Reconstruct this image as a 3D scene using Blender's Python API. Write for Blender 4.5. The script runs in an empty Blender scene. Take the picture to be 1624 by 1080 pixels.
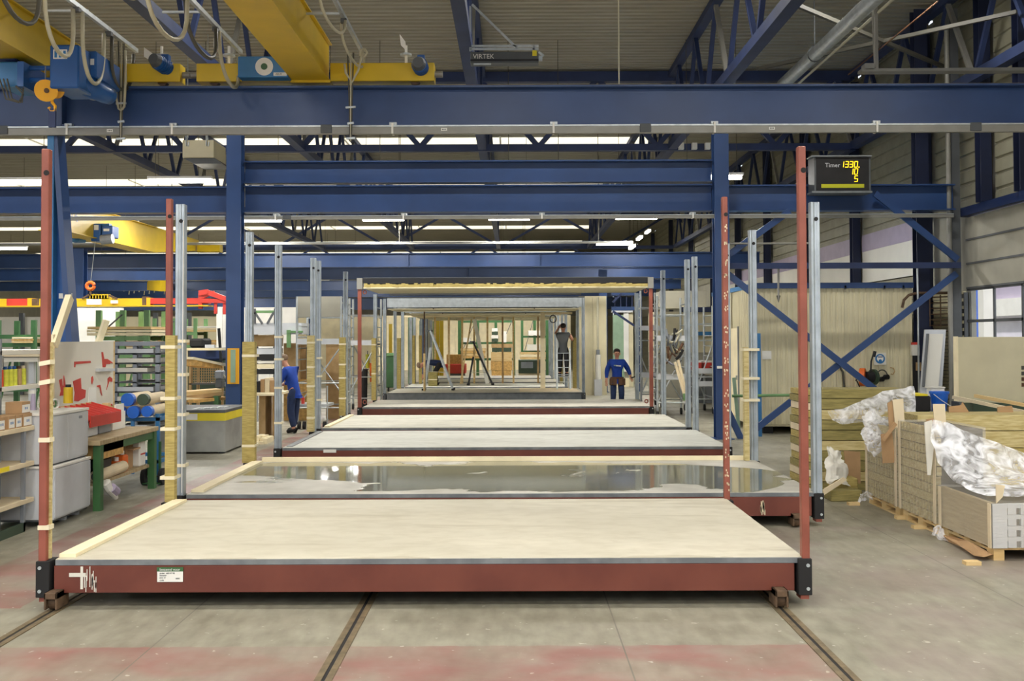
import bpy, bmesh, math, random
from mathutils import Vector, Matrix, noise
S = bpy.context.scene
C = S.collection
R = math.radians
random.seed(7)
# ---------------------------------------------------------------- camera
F, VX, VY, CH = 1650.0, 814.0, 536.0, 2.09
cd = bpy.data.cameras.new('camera'); cam = bpy.data.objects.new('camera', cd); C.objects.link(cam)
cd.sensor_width = 36; cd.lens = F / 1624 * 36; cd.clip_end = 400
PITCH = 1.4
cam.matrix_world = Matrix.Translation((0, 0, CH)) @ Matrix.Rotation(R(90 + PITCH), 4, 'X') @ Matrix.Rotation(R(-0.2), 4, 'Z')
cd.shift_x = -(VX - 812) / 1624
cd.shift_y = -((540 - VY) + F * math.tan(R(PITCH))) / 1624
S.camera = cam
# ---------------------------------------------------------------- world, exposure
w = bpy.data.worlds.new('world'); S.world = w; w.use_nodes = True
bg = w.node_tree.nodes['Background']; bg.inputs[0].default_value = (0.80, 0.88, 1.0, 1); bg.inputs[1].default_value = 1.15
S.view_settings.view_transform = 'Standard'; S.view_settings.look = 'None'
S.view_settings.gamma = 1; S.view_settings.use_curve_mapping = False
S.view_settings.exposure = 0.34
sd_ = bpy.data.lights.new('sun', 'SUN'); sd_.energy = 4.5; sd_.angle = R(3); sd_.color = (1, .97, .92)
so_ = bpy.data.objects.new('sun', sd_); C.objects.link(so_); so_.location = (-20, -20, 40); so_.rotation_euler = (R(20), 0, R(-50))
so_.rotation_euler = Vector((-.33, -.27, .9)).to_track_quat('Z', 'Y').to_euler()
LAMP_W = 84.0
SKYL = 1.0

def at(x, y, Y):
    return Vector(((x - VX) * Y / F, Y, CH - (y - VY) * Y / F))
def sl(c): return c / 12.92 if c <= 0.04045 else ((c + 0.055) / 1.055) ** 2.4
def rgb(h):
    h = h.lstrip('#'); return tuple(sl(int(h[i:i + 2], 16) / 255) for i in (0, 2, 4)) + (1,)
# ---------------------------------------------------------------- materials
def mat(name, col, rough=0.6, metal=0.0, var=0.12, scale=3.0, bump=0.0, col2=None, stretch=None, emit=0, alpha=None, spec=None, det=4):
    m = bpy.data.materials.new(name); m.use_nodes = True; nt = m.node_tree; b = nt.nodes['Principled BSDF']
    b.inputs['Roughness'].default_value = rough; b.inputs['Metallic'].default_value = metal
    if spec is not None: b.inputs['Specular IOR Level'].default_value = spec
    c = rgb(col)
    if emit:
        b.inputs['Base Color'].default_value = c; b.inputs['Emission Color'].default_value = c; b.inputs['Emission Strength'].default_value = emit; return m
    if var or bump or col2:
        tc = nt.nodes.new('ShaderNodeTexCoord'); mp = nt.nodes.new('ShaderNodeMapping'); n = nt.nodes.new('ShaderNodeTexNoise')
        n.inputs['Scale'].default_value = scale; n.inputs['Detail'].default_value = det
        if stretch: mp.inputs['Scale'].default_value = stretch
        nt.links.new(tc.outputs['Object'], mp.inputs[0]); nt.links.new(mp.outputs[0], n.inputs[0])
        r = nt.nodes.new('ShaderNodeValToRGB'); e = r.color_ramp.elements
        e[0].position = 0.36; e[1].position = 0.64
        if col2: e[0].color = c; e[1].color = rgb(col2)
        else:
            e[0].color = tuple(x * (1 - var) for x in c[:3]) + (1,); e[1].color = tuple(min(1, x * (1 + var)) for x in c[:3]) + (1,)
        nt.links.new(n.outputs[0], r.inputs[0]); nt.links.new(r.outputs[0], b.inputs['Base Color'])
        if bump:
            bp = nt.nodes.new('ShaderNodeBump'); bp.inputs['Strength'].default_value = bump; bp.inputs['Distance'].default_value = 0.01
            nt.links.new(n.outputs[0], bp.inputs['Height']); nt.links.new(bp.outputs[0], b.inputs['Normal'])
    else: b.inputs['Base Color'].default_value = c
    if alpha is not None: b.inputs['Alpha'].default_value = alpha
    return m
M = {}
def dm(k, *a, **kw): M[k] = mat(k, *a, **kw)
dm('blue', '#2b4675', .38, var=.10, scale=1.2)
dm('edgegrey', '#666a6d', .7, scale=5, col2='#7f8384'); dm('claddark', '#8d8a76', .6, var=.08); dm('postnavy', '#131d3a', .55, var=.1); dm('navy', '#1a2b55', .5, var=.12, scale=1.2)
dm('truss', '#27355a', .6, var=.15, scale=2)
dm('hoistblue', '#1f5596', .35, var=.08)
dm('red', '#632e21', .45, var=.16, scale=2.5, stretch=(1, 1, 1), col2='#6f3829')
dm('redpost', '#93503f', .5, var=.2, scale=4, col2='#824434')
dm('galv', '#a9b2b8', .42, .55, scale=5, var=.12)
dm('galvdark', '#84888a', .45, .5, scale=5, var=.12)
dm('zinc', '#b9bfc0', .4, .6, scale=8, var=.1)
dm('black', '#141416', .5, var=.1)
dm('blackmatt', '#1d1c1c', .8, var=.2)
dm('yellow', '#cfae16', .4, var=.06, scale=2)
dm('yellowtape', '#e8d52a', .5, var=.05)
dm('timber', '#dcc28e', .7, scale=3, stretch=(1, 1, 8), col2='#cfae74')
dm('timberpale', '#efe2bd', .7, scale=3, var=.06)
dm('osb', '#c79f5e', .8, scale=14, var=.2, bump=.2)
dm('ply', '#b8996c', .75, scale=5, col2='#a58658')
dm('wool', '#b7a565', .95, scale=9, stretch=(1, 1, 6), col2='#a08f52', bump=.5)
dm('woolpale', '#cfc08c', .95, scale=6, stretch=(1, 6, 8), col2='#b4a168', bump=.5)
dm('woolgreen', '#9c9058', .95, scale=6, stretch=(1, 6, 8), col2='#827848', bump=.4)
dm('tape', '#e6dcbc', .5, var=.05)
dm('white', '#e8e6de', .5, var=.04)
dm('whitepanel', '#dcd8cb', .45, var=.05, scale=1)
dm('cream', '#d3caa8', .5, var=.05, scale=2)
dm('creamwall', '#cbc29e', .6, var=.07, scale=1.5)
dm('greywall', '#a3a091', .6, var=.07, scale=1.5)
dm('cabgrey', '#c6c9cc', .45, var=.05)
dm('steelgrey', '#8d9298', .5, .3, var=.1)
dm('darkgrey', '#55585a', .6, var=.1)
dm('railgrey', '#8c8a82', .45, .2, var=.08)
dm('green', '#386237', .45, var=.12)
dm('greendark', '#3a4b3a', .5, var=.12)
dm('greenlight', '#6b935f', .5, var=.1)
dm('redpaint', '#c23a2e', .5, var=.08)
dm('orange', '#e2681e', .5, var=.08)
dm('cardboard', '#ac8a62', .8, var=.1, scale=4)
dm('cardpale', '#d9c9a8', .8, var=.08)
dm('blueplastic', '#1f63c8', .35, var=.05)
dm('bluesteel', '#3173a8', .45, var=.08)
dm('rubber', '#202020', .8, var=.1)
dm('worktop', '#b3a07c', .65, scale=5, col2='#9a8762', stretch=(1, 5, 1))
dm('sweater', '#173f9a', .85, var=.12, scale=8)
dm('jeans', '#233356', .85, var=.15, scale=8)
dm('skin', '#c08a70', .55, var=.05)
dm('hairgrey', '#7a6550', .8, var=.2, scale=30)
dm('hairdark', '#2a211c', .8, var=.2, scale=30)
dm('leather', '#5a3d26', .7, var=.15)
dm('cable', '#b9b49c', .5, var=.05)
dm('cabledark', '#4f4d44', .6, var=.05)
dm('galvgreen', '#8fa98f', .5, var=.1)
dm('concretebox', '#8a8b86', .6, scale=2.2, col2='#a3a49e')
dm('lamp', '#fff8ea', emit=14.0)
dm('skyl', '#f2ecd6', emit=SKYL)
dm('led', '#ffd21a', emit=1.1)
dm('ledbar', '#9a9a10', emit=.25)
dm('tagyellow', '#e9a916', .5, var=.03)
dm('rust', '#5b4632', .75, var=.25, scale=12)
dm('railsteel', '#76684f', .55, var=.25, scale=10, metal=.3)
dm('purple', '#a89cb0', .6, var=.05)
dm('outblue', '#3f74e8', .6, var=.03)
dm('outgrey', '#d6d2de', .7, var=.06)
dm('spray', '#cfd046', .4, var=.1, scale=30)
dm('sprayred', '#d8502a', .4, var=.1)

def finish(name, fn):
    m = bpy.data.materials.new(name); m.use_nodes = True; nt = m.node_tree
    fn(nt, nt.nodes['Principled BSDF'], nt.nodes.new, nt.links.new); M[name] = m
def ramp(nt, src, stops):
    r = nt.nodes.new('ShaderNodeValToRGB'); cr = r.color_ramp
    while len(cr.elements) < len(stops): cr.elements.new(.5)
    for e, (p, c) in zip(cr.elements, stops): e.position = p; e.color = rgb(c) if isinstance(c, str) else (c, c, c, 1)
    nt.links.new(src, r.inputs[0]); return r.outputs[0]
def nz(nt, vec, scale, detail=5, stretch=None, dist=0):
    n = nt.nodes.new('ShaderNodeTexNoise'); n.inputs['Scale'].default_value = scale; n.inputs['Detail'].default_value = detail; n.inputs['Distortion'].default_value = dist
    if stretch:
        mp = nt.nodes.new('ShaderNodeMapping'); mp.inputs['Scale'].default_value = stretch; nt.links.new(vec, mp.inputs[0]); vec = mp.outputs[0]
    nt.links.new(vec, n.inputs[0]); return n.outputs[0]
def mth(nt, op, a, b=0.0, c=None):
    n = nt.nodes.new('ShaderNodeMath'); n.operation = op
    for i, v in enumerate((a, b) if c is None else (a, b, c)):
        if isinstance(v, (int, float)): n.inputs[i].default_value = v
        else: nt.links.new(v, n.inputs[i])
    return n.outputs[0]
def mix(nt, f, a, b):
    n = nt.nodes.new('ShaderNodeMix'); n.data_type = 'RGBA'
    if isinstance(f, (int, float)): n.inputs[0].default_value = f
    else: nt.links.new(f, n.inputs[0])
    for i, v in ((6, a), (7, b)):
        if isinstance(v, str): n.inputs[i].default_value = rgb(v)
        else: nt.links.new(v, n.inputs[i])
    return n.outputs[2]
def floor_fn(nt, b, new, link):
    tc = new('ShaderNodeTexCoord'); P = tc.outputs['Object']; sp = new('ShaderNodeSeparateXYZ'); link(P, sp.inputs[0]); X, Y = sp.outputs[0], sp.outputs[1]
    base = ramp(nt, nz(nt, P, .7, 8), [(.3, '#7c7868'), (.5, '#8e8a79'), (.7, '#9b9786')])
    fine = ramp(nt, nz(nt, P, 9, 8, (1, .35, 1)), [(.3, '#6d6857'), (.7, '#a8a492')])
    base = mix(nt, .45, base, fine)
    redc = ramp(nt, nz(nt, P, 1.6, 8), [(.3, '#835c54'), (.5, '#906860'), (.72, '#94887c')])
    wob = mth(nt, 'MULTIPLY', mth(nt, 'SUBTRACT', nz(nt, P, 6, 3), .5), .06)
    front = mth(nt, 'LESS_THAN', mth(nt, 'ADD', Y, wob), 7.12)
    front = mth(nt, 'MULTIPLY', front, mth(nt, 'LESS_THAN', X, 2.0))
    band = mth(nt, 'MULTIPLY', mth(nt, 'GREATER_THAN', X, -4.75), mth(nt, 'LESS_THAN', mth(nt, 'ADD', X, wob), -3.85))
    band = mth(nt, 'MULTIPLY', band, mth(nt, 'GREATER_THAN', Y, 8.15))
    band2 = mth(nt, 'MULTIPLY', mth(nt, 'LESS_THAN', X, -3.9), mth(nt, 'MULTIPLY', mth(nt, 'GREATER_THAN', mth(nt, 'ADD', Y, wob), 8.15), mth(nt, 'LESS_THAN', Y, 9.3)))
    red = mth(nt, 'MAXIMUM', front, mth(nt, 'MAXIMUM', band, band2))
    wear = ramp(nt, nz(nt, P, 1.1, 9, (1, 1.6, 1), .4), [(.40, .95), (.64, .3)])
    red = mth(nt, 'MULTIPLY', red, wear)
    col = mix(nt, red, base, redc)
    # pinkish worn concrete right of the outer rail
    pk = mth(nt, 'MULTIPLY', mth(nt, 'GREATER_THAN', X, 2.3), ramp(nt, nz(nt, P, .8, 6), [(.45, 0.0), (.62, .45)]))
    pk = mth(nt, 'MULTIPLY', pk, mth(nt, 'LESS_THAN', Y, 11.5))
    col = mix(nt, pk, col, '#8e7c78')
    speck = ramp(nt, nz(nt, P, 14, 2), [(.70, 0.0), (.73, .6)])
    col = mix(nt, speck, col, '#cdc9bd')
    stain = ramp(nt, nz(nt, P, .45, 6, (1.4, .6, 1)), [(.55, 0.0), (.7, .4)])
    col = mix(nt, stain, col, '#77715f')
    j = mth(nt, 'ABSOLUTE', mth(nt, 'SUBTRACT', mth(nt, 'FRACT', mth(nt, 'ADD', mth(nt, 'DIVIDE', X, 3.2), .27)), .5))
    j2 = mth(nt, 'LESS_THAN', j, .0016)
    col = mix(nt, j2, col, '#6e6a5e')
    link(col, b.inputs['Base Color'])
    link(ramp(nt, nz(nt, P, 1.3, 6), [(.35, .32), (.65, .55)]), b.inputs['Roughness'])
    bp = new('ShaderNodeBump'); bp.inputs['Strength'].default_value = .12; bp.inputs['Distance'].default_value = .01
    link(nz(nt, P, 12, 6), bp.inputs['Height']); link(bp.outputs[0], b.inputs['Normal'])
finish('floor', floor_fn)
def slab_dry(c0, c1, c2, sd):
    def fn(nt, b, new, link):
        tc = new('ShaderNodeTexCoord'); P0 = tc.outputs['Object']
        mp = new('ShaderNodeMapping'); mp.inputs['Location'].default_value = (sd * 7.3, sd * 3.1, 0); link(P0, mp.inputs[0]); P = mp.outputs[0]
        base = ramp(nt, nz(nt, P, .6, 7, (1, 2, 1)), [(.35, c0), (.65, c1)])
        st = ramp(nt, nz(nt, P, .9, 6, (.6, 4, 1), .5), [(.60, 0.0), (.70, .5)])
        sp = new('ShaderNodeSeparateXYZ'); link(P0, sp.inputs[0])
        edge = mth(nt, 'LESS_THAN', mth(nt, 'ADD', sp.outputs[1], mth(nt, 'MULTIPLY', nz(nt, P, 1.3, 4), .5)), -1.24)
        e2 = mth(nt, 'MULTIPLY', edge, .5)
        fine = ramp(nt, nz(nt, P, 5, 10, (1, 1.5, 1), .3), [(.42, 0.0), (.7, .3)]); base = mix(nt, fine, base, c2)
        col = mix(nt, mth(nt, 'MAXIMUM', st, e2), base, c2)
        link(col, b.inputs['Base Color']); b.inputs['Roughness'].default_value = .62
    return fn
finish('slabcream', slab_dry('#c2bca8', '#cfc9b5', '#a59b81', 1))
finish('slabwhite', slab_dry('#c9c9be', '#d6d6cb', '#9e9c8c', 2))
finish('slabwhite2', slab_dry('#bfbdae', '#cecbbb', '#8d8974', 3))
finish('slabgrey', slab_dry('#b5b1a2', '#c7c3b4', '#8d897a', 4))
def wet_fn(nt, b, new, link):
    tc = new('ShaderNodeTexCoord'); P = tc.outputs['Object']
    n = nz(nt, P, .55, 5, (1, 1.5, 1), .6)
    sp = new('ShaderNodeSeparateXYZ'); link(P, sp.inputs[0])
    cy = mth(nt, 'MULTIPLY', mth(nt, 'POWER', mth(nt, 'ABSOLUTE', mth(nt, 'DIVIDE', sp.outputs[1], 1.5)), 3), .22)
    cx = mth(nt, 'MULTIPLY', mth(nt, 'POWER', mth(nt, 'ABSOLUTE', mth(nt, 'DIVIDE', sp.outputs[0], 3.5)), 8), .2)
    v = mth(nt, 'SUBTRACT', mth(nt, 'ADD', n, .11), mth(nt, 'ADD', cy, cx))
    wet = ramp(nt, v, [(.47, 0.0), (.50, 1.0)])
    dry = ramp(nt, nz(nt, P, 2, 6), [(.35, '#b3afa2'), (.65, '#cfccc0')])
    wc = ramp(nt, nz(nt, P, .8, 6), [(.35, '#77765f'), (.65, '#8b8970')])
    link(mix(nt, wet, dry, wc), b.inputs['Base Color'])
    link(ramp(nt, wet, [(0, .55), (1, .07)]), b.inputs['Roughness'])
finish('slabwet', wet_fn)
def film_fn(nt, b, new, link):
    tc = new('ShaderNodeTexCoord'); P = tc.outputs['Object']
    b.inputs['Base Color'].default_value = (.92, .93, .96, 1); b.inputs['Roughness'].default_value = .12
    n = nz(nt, P, 7, 5, (1, 1, 1), 1.2)
    link(ramp(nt, n, [(.36, .15), (.64, .8)]), b.inputs['Alpha'])
    bp = new('ShaderNodeBump'); bp.inputs['Strength'].default_value = .5; bp.inputs['Distance'].default_value = .03
    link(n, bp.inputs['Height']); link(bp.outputs[0], b.inputs['Normal'])
finish('film', film_fn)
def wrap_fn(nt, b, new, link):
    b.inputs['Base Color'].default_value = (.78, .74, .66, 1); b.inputs['Roughness'].default_value = .15; b.inputs['Alpha'].default_value = .28
    tc = new('ShaderNodeTexCoord'); bp = new('ShaderNodeBump'); bp.inputs['Strength'].default_value = .8; bp.inputs['Distance'].default_value = .02
    link(nz(nt, tc.outputs['Object'], 6, 4, (1, 1, 5), 1), bp.inputs['Height']); link(bp.outputs[0], b.inputs['Normal'])
finish('wrap', wrap_fn)
def glass_fn(nt, b, new, link):
    b.inputs['Base Color'].default_value = (.8, .88, .95, 1); b.inputs['Roughness'].default_value = .05; b.inputs['Alpha'].default_value = .08
finish('glass', glass_fn)
def ceil_fn(nt, b, new, link):
    tc = new('ShaderNodeTexCoord'); P = tc.outputs['Object']
    link(ramp(nt, nz(nt, P, .8, 5, (1, 6, 1)), [(.35, '#938e7e'), (.65, '#a09b8a')]), b.inputs['Base Color']); b.inputs['Roughness'].default_value = .5
finish('roofsheet', ceil_fn)

# ---------------------------------------------------------------- mesh helpers
ORG = {}
class MB:
    def __init__(s): s.v = []; s.f = []
    def add(s, vs, fs):
        n = len(s.v); s.v += [Vector(p) for p in vs]; s.f += [tuple(i + n for i in f) for f in fs]; return s
    def box(s, x0, x1, y0, y1, z0, z1):
        return s.add([(x0, y0, z0), (x1, y0, z0), (x1, y1, z0), (x0, y1, z0), (x0, y0, z1), (x1, y0, z1), (x1, y1, z1), (x0, y1, z1)],
                     [(0, 3, 2, 1), (4, 5, 6, 7), (0, 1, 5, 4), (1, 2, 6, 5), (2, 3, 7, 6), (3, 0, 4, 7)])
    def bar(s, p, q, a, b, up=(0, 0, 1)):
        p = Vector(p); q = Vector(q); d = (q - p).normalized(); u = Vector(up)
        if abs(d.dot(u)) > .98: u = Vector((0, 1, 0))
        x = d.cross(u).normalized() * a / 2; z = x.cross(d).normalized() * b / 2
        return s.add([p - x - z, p + x - z, p + x + z, p - x + z, q - x - z, q + x - z, q + x + z, q - x + z],
                     [(0, 1, 2, 3), (7, 6, 5, 4), (0, 4, 5, 1), (1, 5, 6, 2), (2, 6, 7, 3), (3, 7, 4, 0)])
    def tube(s, pts, r, n=8, r2=None):
        pts = [Vector(p) for p in pts]; m = len(pts); base = len(s.v); prev = None
        for i, p in enumerate(pts):
            d = (pts[min(i + 1, m - 1)] - pts[max(i - 1, 0)]).normalized()
            if prev is None: prev = d.orthogonal().normalized()
            u = (prev - d * prev.dot(d)); u = u.normalized() if u.length > 1e-5 else d.orthogonal().normalized(); prev = u; w_ = d.cross(u)
            rr = r if r2 is None else r + (r2 - r) * i / (m - 1)
            for k in range(n):
                a = 2 * math.pi * k / n; s.v.append(p + u * math.cos(a) * rr + w_ * math.sin(a) * rr)
        for i in range(m - 1):
            for k in range(n):
                a = base + i * n + k; b = base + i * n + (k + 1) % n; s.f.append((a, b, b + n, a + n))
        s.f.append(tuple(base + k for k in reversed(range(n)))); s.f.append(tuple(base + (m - 1) * n + k for k in range(n)))
        return s
    def cyl(s, p, q, r, n=16, r2=None): return s.tube([p, q], r, n, r2)
    def prism(s, poly, axis, a, b):
        # poly in the two other axes (in xyz order), extruded along axis
        def mk(p, t):
            l = list(p); l.insert(axis, t); return Vector(l)
        n = len(poly); vs = [mk(p, a) for p in poly] + [mk(p, b) for p in poly]
        return s.add(vs, [tuple(range(n)), tuple(range(2 * n - 1, n - 1, -1))] + [(i, (i + 1) % n, n + (i + 1) % n, n + i) for i in range(n)])
    def ibeam(s, axis, a, b, c1, c2, h, wd, tf=.03, tw=.02):
        # I section: centre (c1 horizontal), bottom c2, height h
        x, z = wd / 2, h; t = tw / 2
        poly = [(-x, 0), (x, 0), (x, tf), (t, tf), (t, z - tf), (x, z - tf), (x, z), (-x, z), (-x, z - tf), (-t, z - tf), (-t, tf), (-x, tf)]
        return s.prism([(c1 + p, c2 + q) for p, q in poly], axis, a, b)
    def build(s, name, m, parent=None, bevel=0, smooth=False, lab=None):
        me = bpy.data.meshes.new(name)
        if parent is not None: o0 = ORG[parent]
        else:
            xs = [v.x for v in s.v]; ys = [v.y for v in s.v]; o0 = Vector(((min(xs) + max(xs)) / 2, (min(ys) + max(ys)) / 2, min(v.z for v in s.v)))
        me.from_pydata([v - o0 for v in s.v], [], s.f); me.materials.append(M[m] if isinstance(m, str) else m)
        bm = bmesh.new(); bm.from_mesh(me); bmesh.ops.recalc_face_normals(bm, faces=bm.faces)
        if bevel: bmesh.ops.bevel(bm, geom=[e for e in bm.edges if len(e.link_faces) == 2 and e.calc_face_angle(0) > .6], offset=bevel, segments=1, affect='EDGES', clamp_overlap=True)
        bm.to_mesh(me); bm.free()
        if smooth: me.shade_smooth()
        o = bpy.data.objects.new(name, me); C.objects.link(o)
        if parent is not None: o.parent = parent; ORG[o] = o0
        else: o.location = o0; ORG[o] = o0
        if lab: o['label'] = lab
        return o
def bx(*a): return MB().box(*a)
def thing(name, label, cat, loc=(0, 0, 0), group=None):
    o = bpy.data.objects.new(name, None); C.objects.link(o); o.location = loc; o.empty_display_size = .1; ORG[o] = Vector(loc)
    o['label'] = label; o['category'] = cat
    if group: o['group'] = group
    return o
def tag(o, label, cat, group=None):
    o['label'] = label; o['category'] = cat
    if group: o['group'] = group
    return o
def struct(name, mb, m, parent=None, bevel=0):
    o = mb.build(name, m, parent, bevel)
    if parent is None: o['kind'] = 'structure'
    return o
def sroot(name, loc=(0, 0, 0)):
    o = bpy.data.objects.new(name, None); C.objects.link(o); o.location = loc; ORG[o] = Vector(loc); o['kind'] = 'structure'; return o
def copy_tree(o, loc=None, rz=None, label=None, group=None, parent=None):
    c = o.copy(); C.objects.link(c); ORG[c] = ORG.get(o, Vector())
    if parent is not None: c.parent = parent
    if loc is not None: c.location = loc; ORG[c] = Vector(loc)
    if rz is not None: c.rotation_euler.z = rz
    if label: c['label'] = label
    if group: c['group'] = group
    for ch in list(o.children): copy_tree(ch, parent=c)
    return c
def text_mb(s, size, name, m, parent, p, rot=(90, 0, 0), align='LEFT', ext=.001):
    """flat lettering turned into mesh"""
    cu = bpy.data.curves.new(name, 'FONT'); cu.body = s; cu.size = size; cu.align_x = align; cu.extrude = ext; cu.resolution_u = 2
    t = bpy.data.objects.new('tmp', cu); C.objects.link(t); dg = bpy.context.evaluated_depsgraph_get(); me = bpy.data.meshes.new_from_object(t.evaluated_get(dg)); bpy.data.objects.remove(t)
    me.materials.clear(); me.materials.append(M[m]); me.transform(Matrix.Translation(Vector(p) - ORG[parent]) @ Matrix.Rotation(R(rot[2]), 4, 'Z') @ Matrix.Rotation(R(rot[0]), 4, 'X'))
    o = bpy.data.objects.new(name, me); C.objects.link(o); o.parent = parent; ORG[o] = ORG[parent]; return o
# ---------------------------------------------------------------- shell
X0, X1, Y1 = -40.0, 9.6, 100.0
struct('floor', MB().add([(X0, -12, 0), (X1 + 2, -12, 0), (X1 + 2, Y1, 0), (X0, Y1, 0)], [(0, 1, 2, 3)]), 'floor')
bpy.data.objects['floor'].location = (0, 0, 0)
bpy.data.objects['floor'].data.transform(Matrix.Translation(((X0 + X1 + 2) / 2, (Y1 - 12) / 2, 0)))
RZ = 9.3
ceil = sroot('ceiling', (0, 0, RZ))
struct('roof_deck', bx(X0, X1, -12, Y1, RZ + .12, RZ + .2), 'darkgrey', ceil)
def sheet(y0, w_, x0, x1):
    prof = []; n = 4; q = w_ / n
    for i in range(n):
        a = y0 + i * q
        prof += [(a + .02, .05), (a + .06, 0), (a + q - .06, 0), (a + q - .02, .05)]
    vs = []; fs = []
    for y, z in prof: vs += [(x0, y, RZ + z), (x1, y, RZ + z)]
    for i in range(len(prof) - 1): fs.append((2 * i, 2 * i + 1, 2 * i + 3, 2 * i + 2))
    return MB().add(vs, fs)
proto = None
sky_ys = [38, 48, 58, 68, 78, 88]
y = -12.0
while y < Y1 - 1:
    c = y + .52
    if any(abs(c - s_) < 1.05 for s_ in sky_ys): x0, x1 = 5.3, X1
    else: x0, x1 = X0, X1
    key = (x0,)
    if not proto or key not in proto:
        proto = proto or {}
        o = sheet(0, 1.0, x0, x1).build('roof_sheet', 'roofsheet', ceil); o.data.transform(Matrix.Translation((0, 0, 0))); proto[key] = o; o.location.y = y
    else:
        o2 = proto[key].copy(); C.objects.link(o2); o2.location.y = y
    y += 1.05
for s_ in sky_ys:
    y0 = s_ - 1.02
    lst = []
    r_ = sroot('window_%d' % (sky_ys.index(s_) + 3), (-13, s_, RZ + .02))
    for k in range(8):
        xa = X0 + k * (5.2 - X0) / 8
        struct('skylight_pane', bx(xa + .03, xa + (5.2 - X0) / 8 - .03, y0, y0 + 2.05, RZ + .03, RZ + .05), 'skyl', r_)
        struct('glazing_bar', bx(xa - .03, xa + .03, y0, y0 + 2.05, RZ - .01, RZ + .05), 'white', r_)
# far and left walls
wf = sroot('wall_far', (0, Y1, 0))
struct('lower_wall', bx(X0, X1, Y1, Y1 + .2, 0, 4.2), 'creamwall', wf)
struct('upper_wall', bx(X0, X1, Y1, Y1 + .2, 4.2, RZ + .1), 'greywall', wf)
wl = sroot('wall_left', (X0, 40, 0))
struct('lower_wall', bx(X0 - .2, X0, -12, Y1, 0, 3), 'creamwall', wl)
struct('upper_wall', bx(X0 - .2, X0, -12, Y1, 3, RZ + .1), 'greywall', wl)
# right wall: ribbed cladding between steel posts, sectional door with window band
wr = sroot('wall_right', (X1, 30, 0))
def clad(y0, y1, z0, z1, m='claddark', name='cladding_panel', x=X1, pitch=.3):
    prof = []; z = z0
    while z < z1 - .01:
        e = min(z + pitch, z1); prof += [(0, z), (0, e - .07), (.035, e - .05), (.035, e - .02), (0, e)]; z = e
    vs = []; fs = []
    for d, zz in prof: vs += [(x + d, y0, zz), (x + d, y1, zz)]
    for i in range(len(prof) - 1): fs.append((2 * i, 2 * i + 1, 2 * i + 3, 2 * i + 2))
    return struct(name, MB().add(vs, fs), m, wr)
cols_y = [19.15, 20.75, 23.7, 28.6, 33.5, 38.5, 43.5, 49, 55, 62, 70, 80, 99]
prev = 14.0
for cy in cols_y:
    clad(prev + .12, cy - .12, 4.75, RZ + .1)
    if cy > 22: clad(max(prev, 23.9) + .12, cy - .12, 0, 3.6) if cy > 24 else None
    prev = cy
struct('wall_backing', bx(X1 + .05, X1 + .15, 21.9, Y1, 0, RZ), 'greywall', wr)
struct('wall_backing', bx(X1 + .05, X1 + .15, -12, 22, 4.6, RZ), 'greywall', wr)
struct('wall_backing', bx(X1 + .05, X1 + .15, -12, 14, 0, 4.6), 'greywall', wr)
for y0, y1 in ((24, 28.4), (28.8, 33.3), (33.7, 38.3), (38.7, 48.8)):
    struct('light_strip', bx(X1 - .06, X1 - .02, y0, y1, 4.4, 4.85), 'purple', wr)
    struct('sill_panel', bx(X1 - .05, X1 - .01, y0, y1, 3.55, 4.4), 'whitepanel', wr)
# sectional door: panels and a pane band
dr = sroot('door_1', (X1 - .1, 18, 0))
for i, (za, zb) in enumerate(((0, .62), (.64, 1.26), (1.28, 1.72), (3.12, 3.6), (3.62, 4.1), (4.12, 4.58))):
    struct('door_panel', bx(X1 - .08, X1 - .02, 14, 21.85, za, zb), 'greywall', dr, .004)
for k in range(7):
    ya = 21.75 - k * 1.16
    for za, zb in ((1.8, 2.36), (2.46, 3.02)):
        struct('pane', bx(X1 - .055, X1 - .045, ya - 1.08, ya, za, zb), 'glass', dr)
    struct('mullion', bx(X1 - .07, X1 - .03, ya - 1.14, ya - 1.09, 1.72, 3.12), 'darkgrey', dr)
for z in (1.72, 2.36, 3.02): struct('rail', bx(X1 - .07, X1 - .03, 14, 21.85, z + .02, z + .08), 'darkgrey', dr)
struct('trim_1', bx(X1 - .2, X1, 14, 21.9, 4.6, 4.78), 'navy')
for z in (3.61, 4.11, 3.1): struct('hinge_rail', bx(X1 - .1, X1 - .08, 14, 21.8, z - .02, z + .02), 'darkgrey', dr)
# outside seen through the panes
o = struct('trim_2', bx(13, 13.3, 29.1, 29.85, -1, 9), 'outblue'); struct('trim_4', bx(13, 13.3, 28.75, 29.09, -1, 9), 'white')
o = thing('neighbouring_building', 'pale grey banded building outside the right-hand door windows', 'building', (17, 24, -1))
bx(16, 20, 10, 38, -1, 2.75).build('wall', 'outgrey', o); bx(15.8, 16, 10, 38, 2.75, 3.3).build('band', 'white', o)
bx(16, 20, 10, 38, 2.75, 6).build('wall', 'purple', o)
struct('trim_3', bx(X1 + .3, 60, -10, 60, -.3, -.05), 'greywall')
# brick infill on the right wall
mb = MB(); k = 0
z = .02
while z < 3.0:
    yy = 21.98 + (k % 2) * .11
    while yy < 23.5: mb.box(X1 - .1, X1 - .02, yy, min(yy + .21, 23.55), z, z + .065); yy += .22
    z += .078; k += 1
o = struct('brick_courses', mb, 'creamwall', wr); o['kind'] = 'stuff'
struct('brick_mortar', bx(X1 - .08, X1, 21.95, 23.55, 0, 3.02), 'darkgrey', wr)
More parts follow.
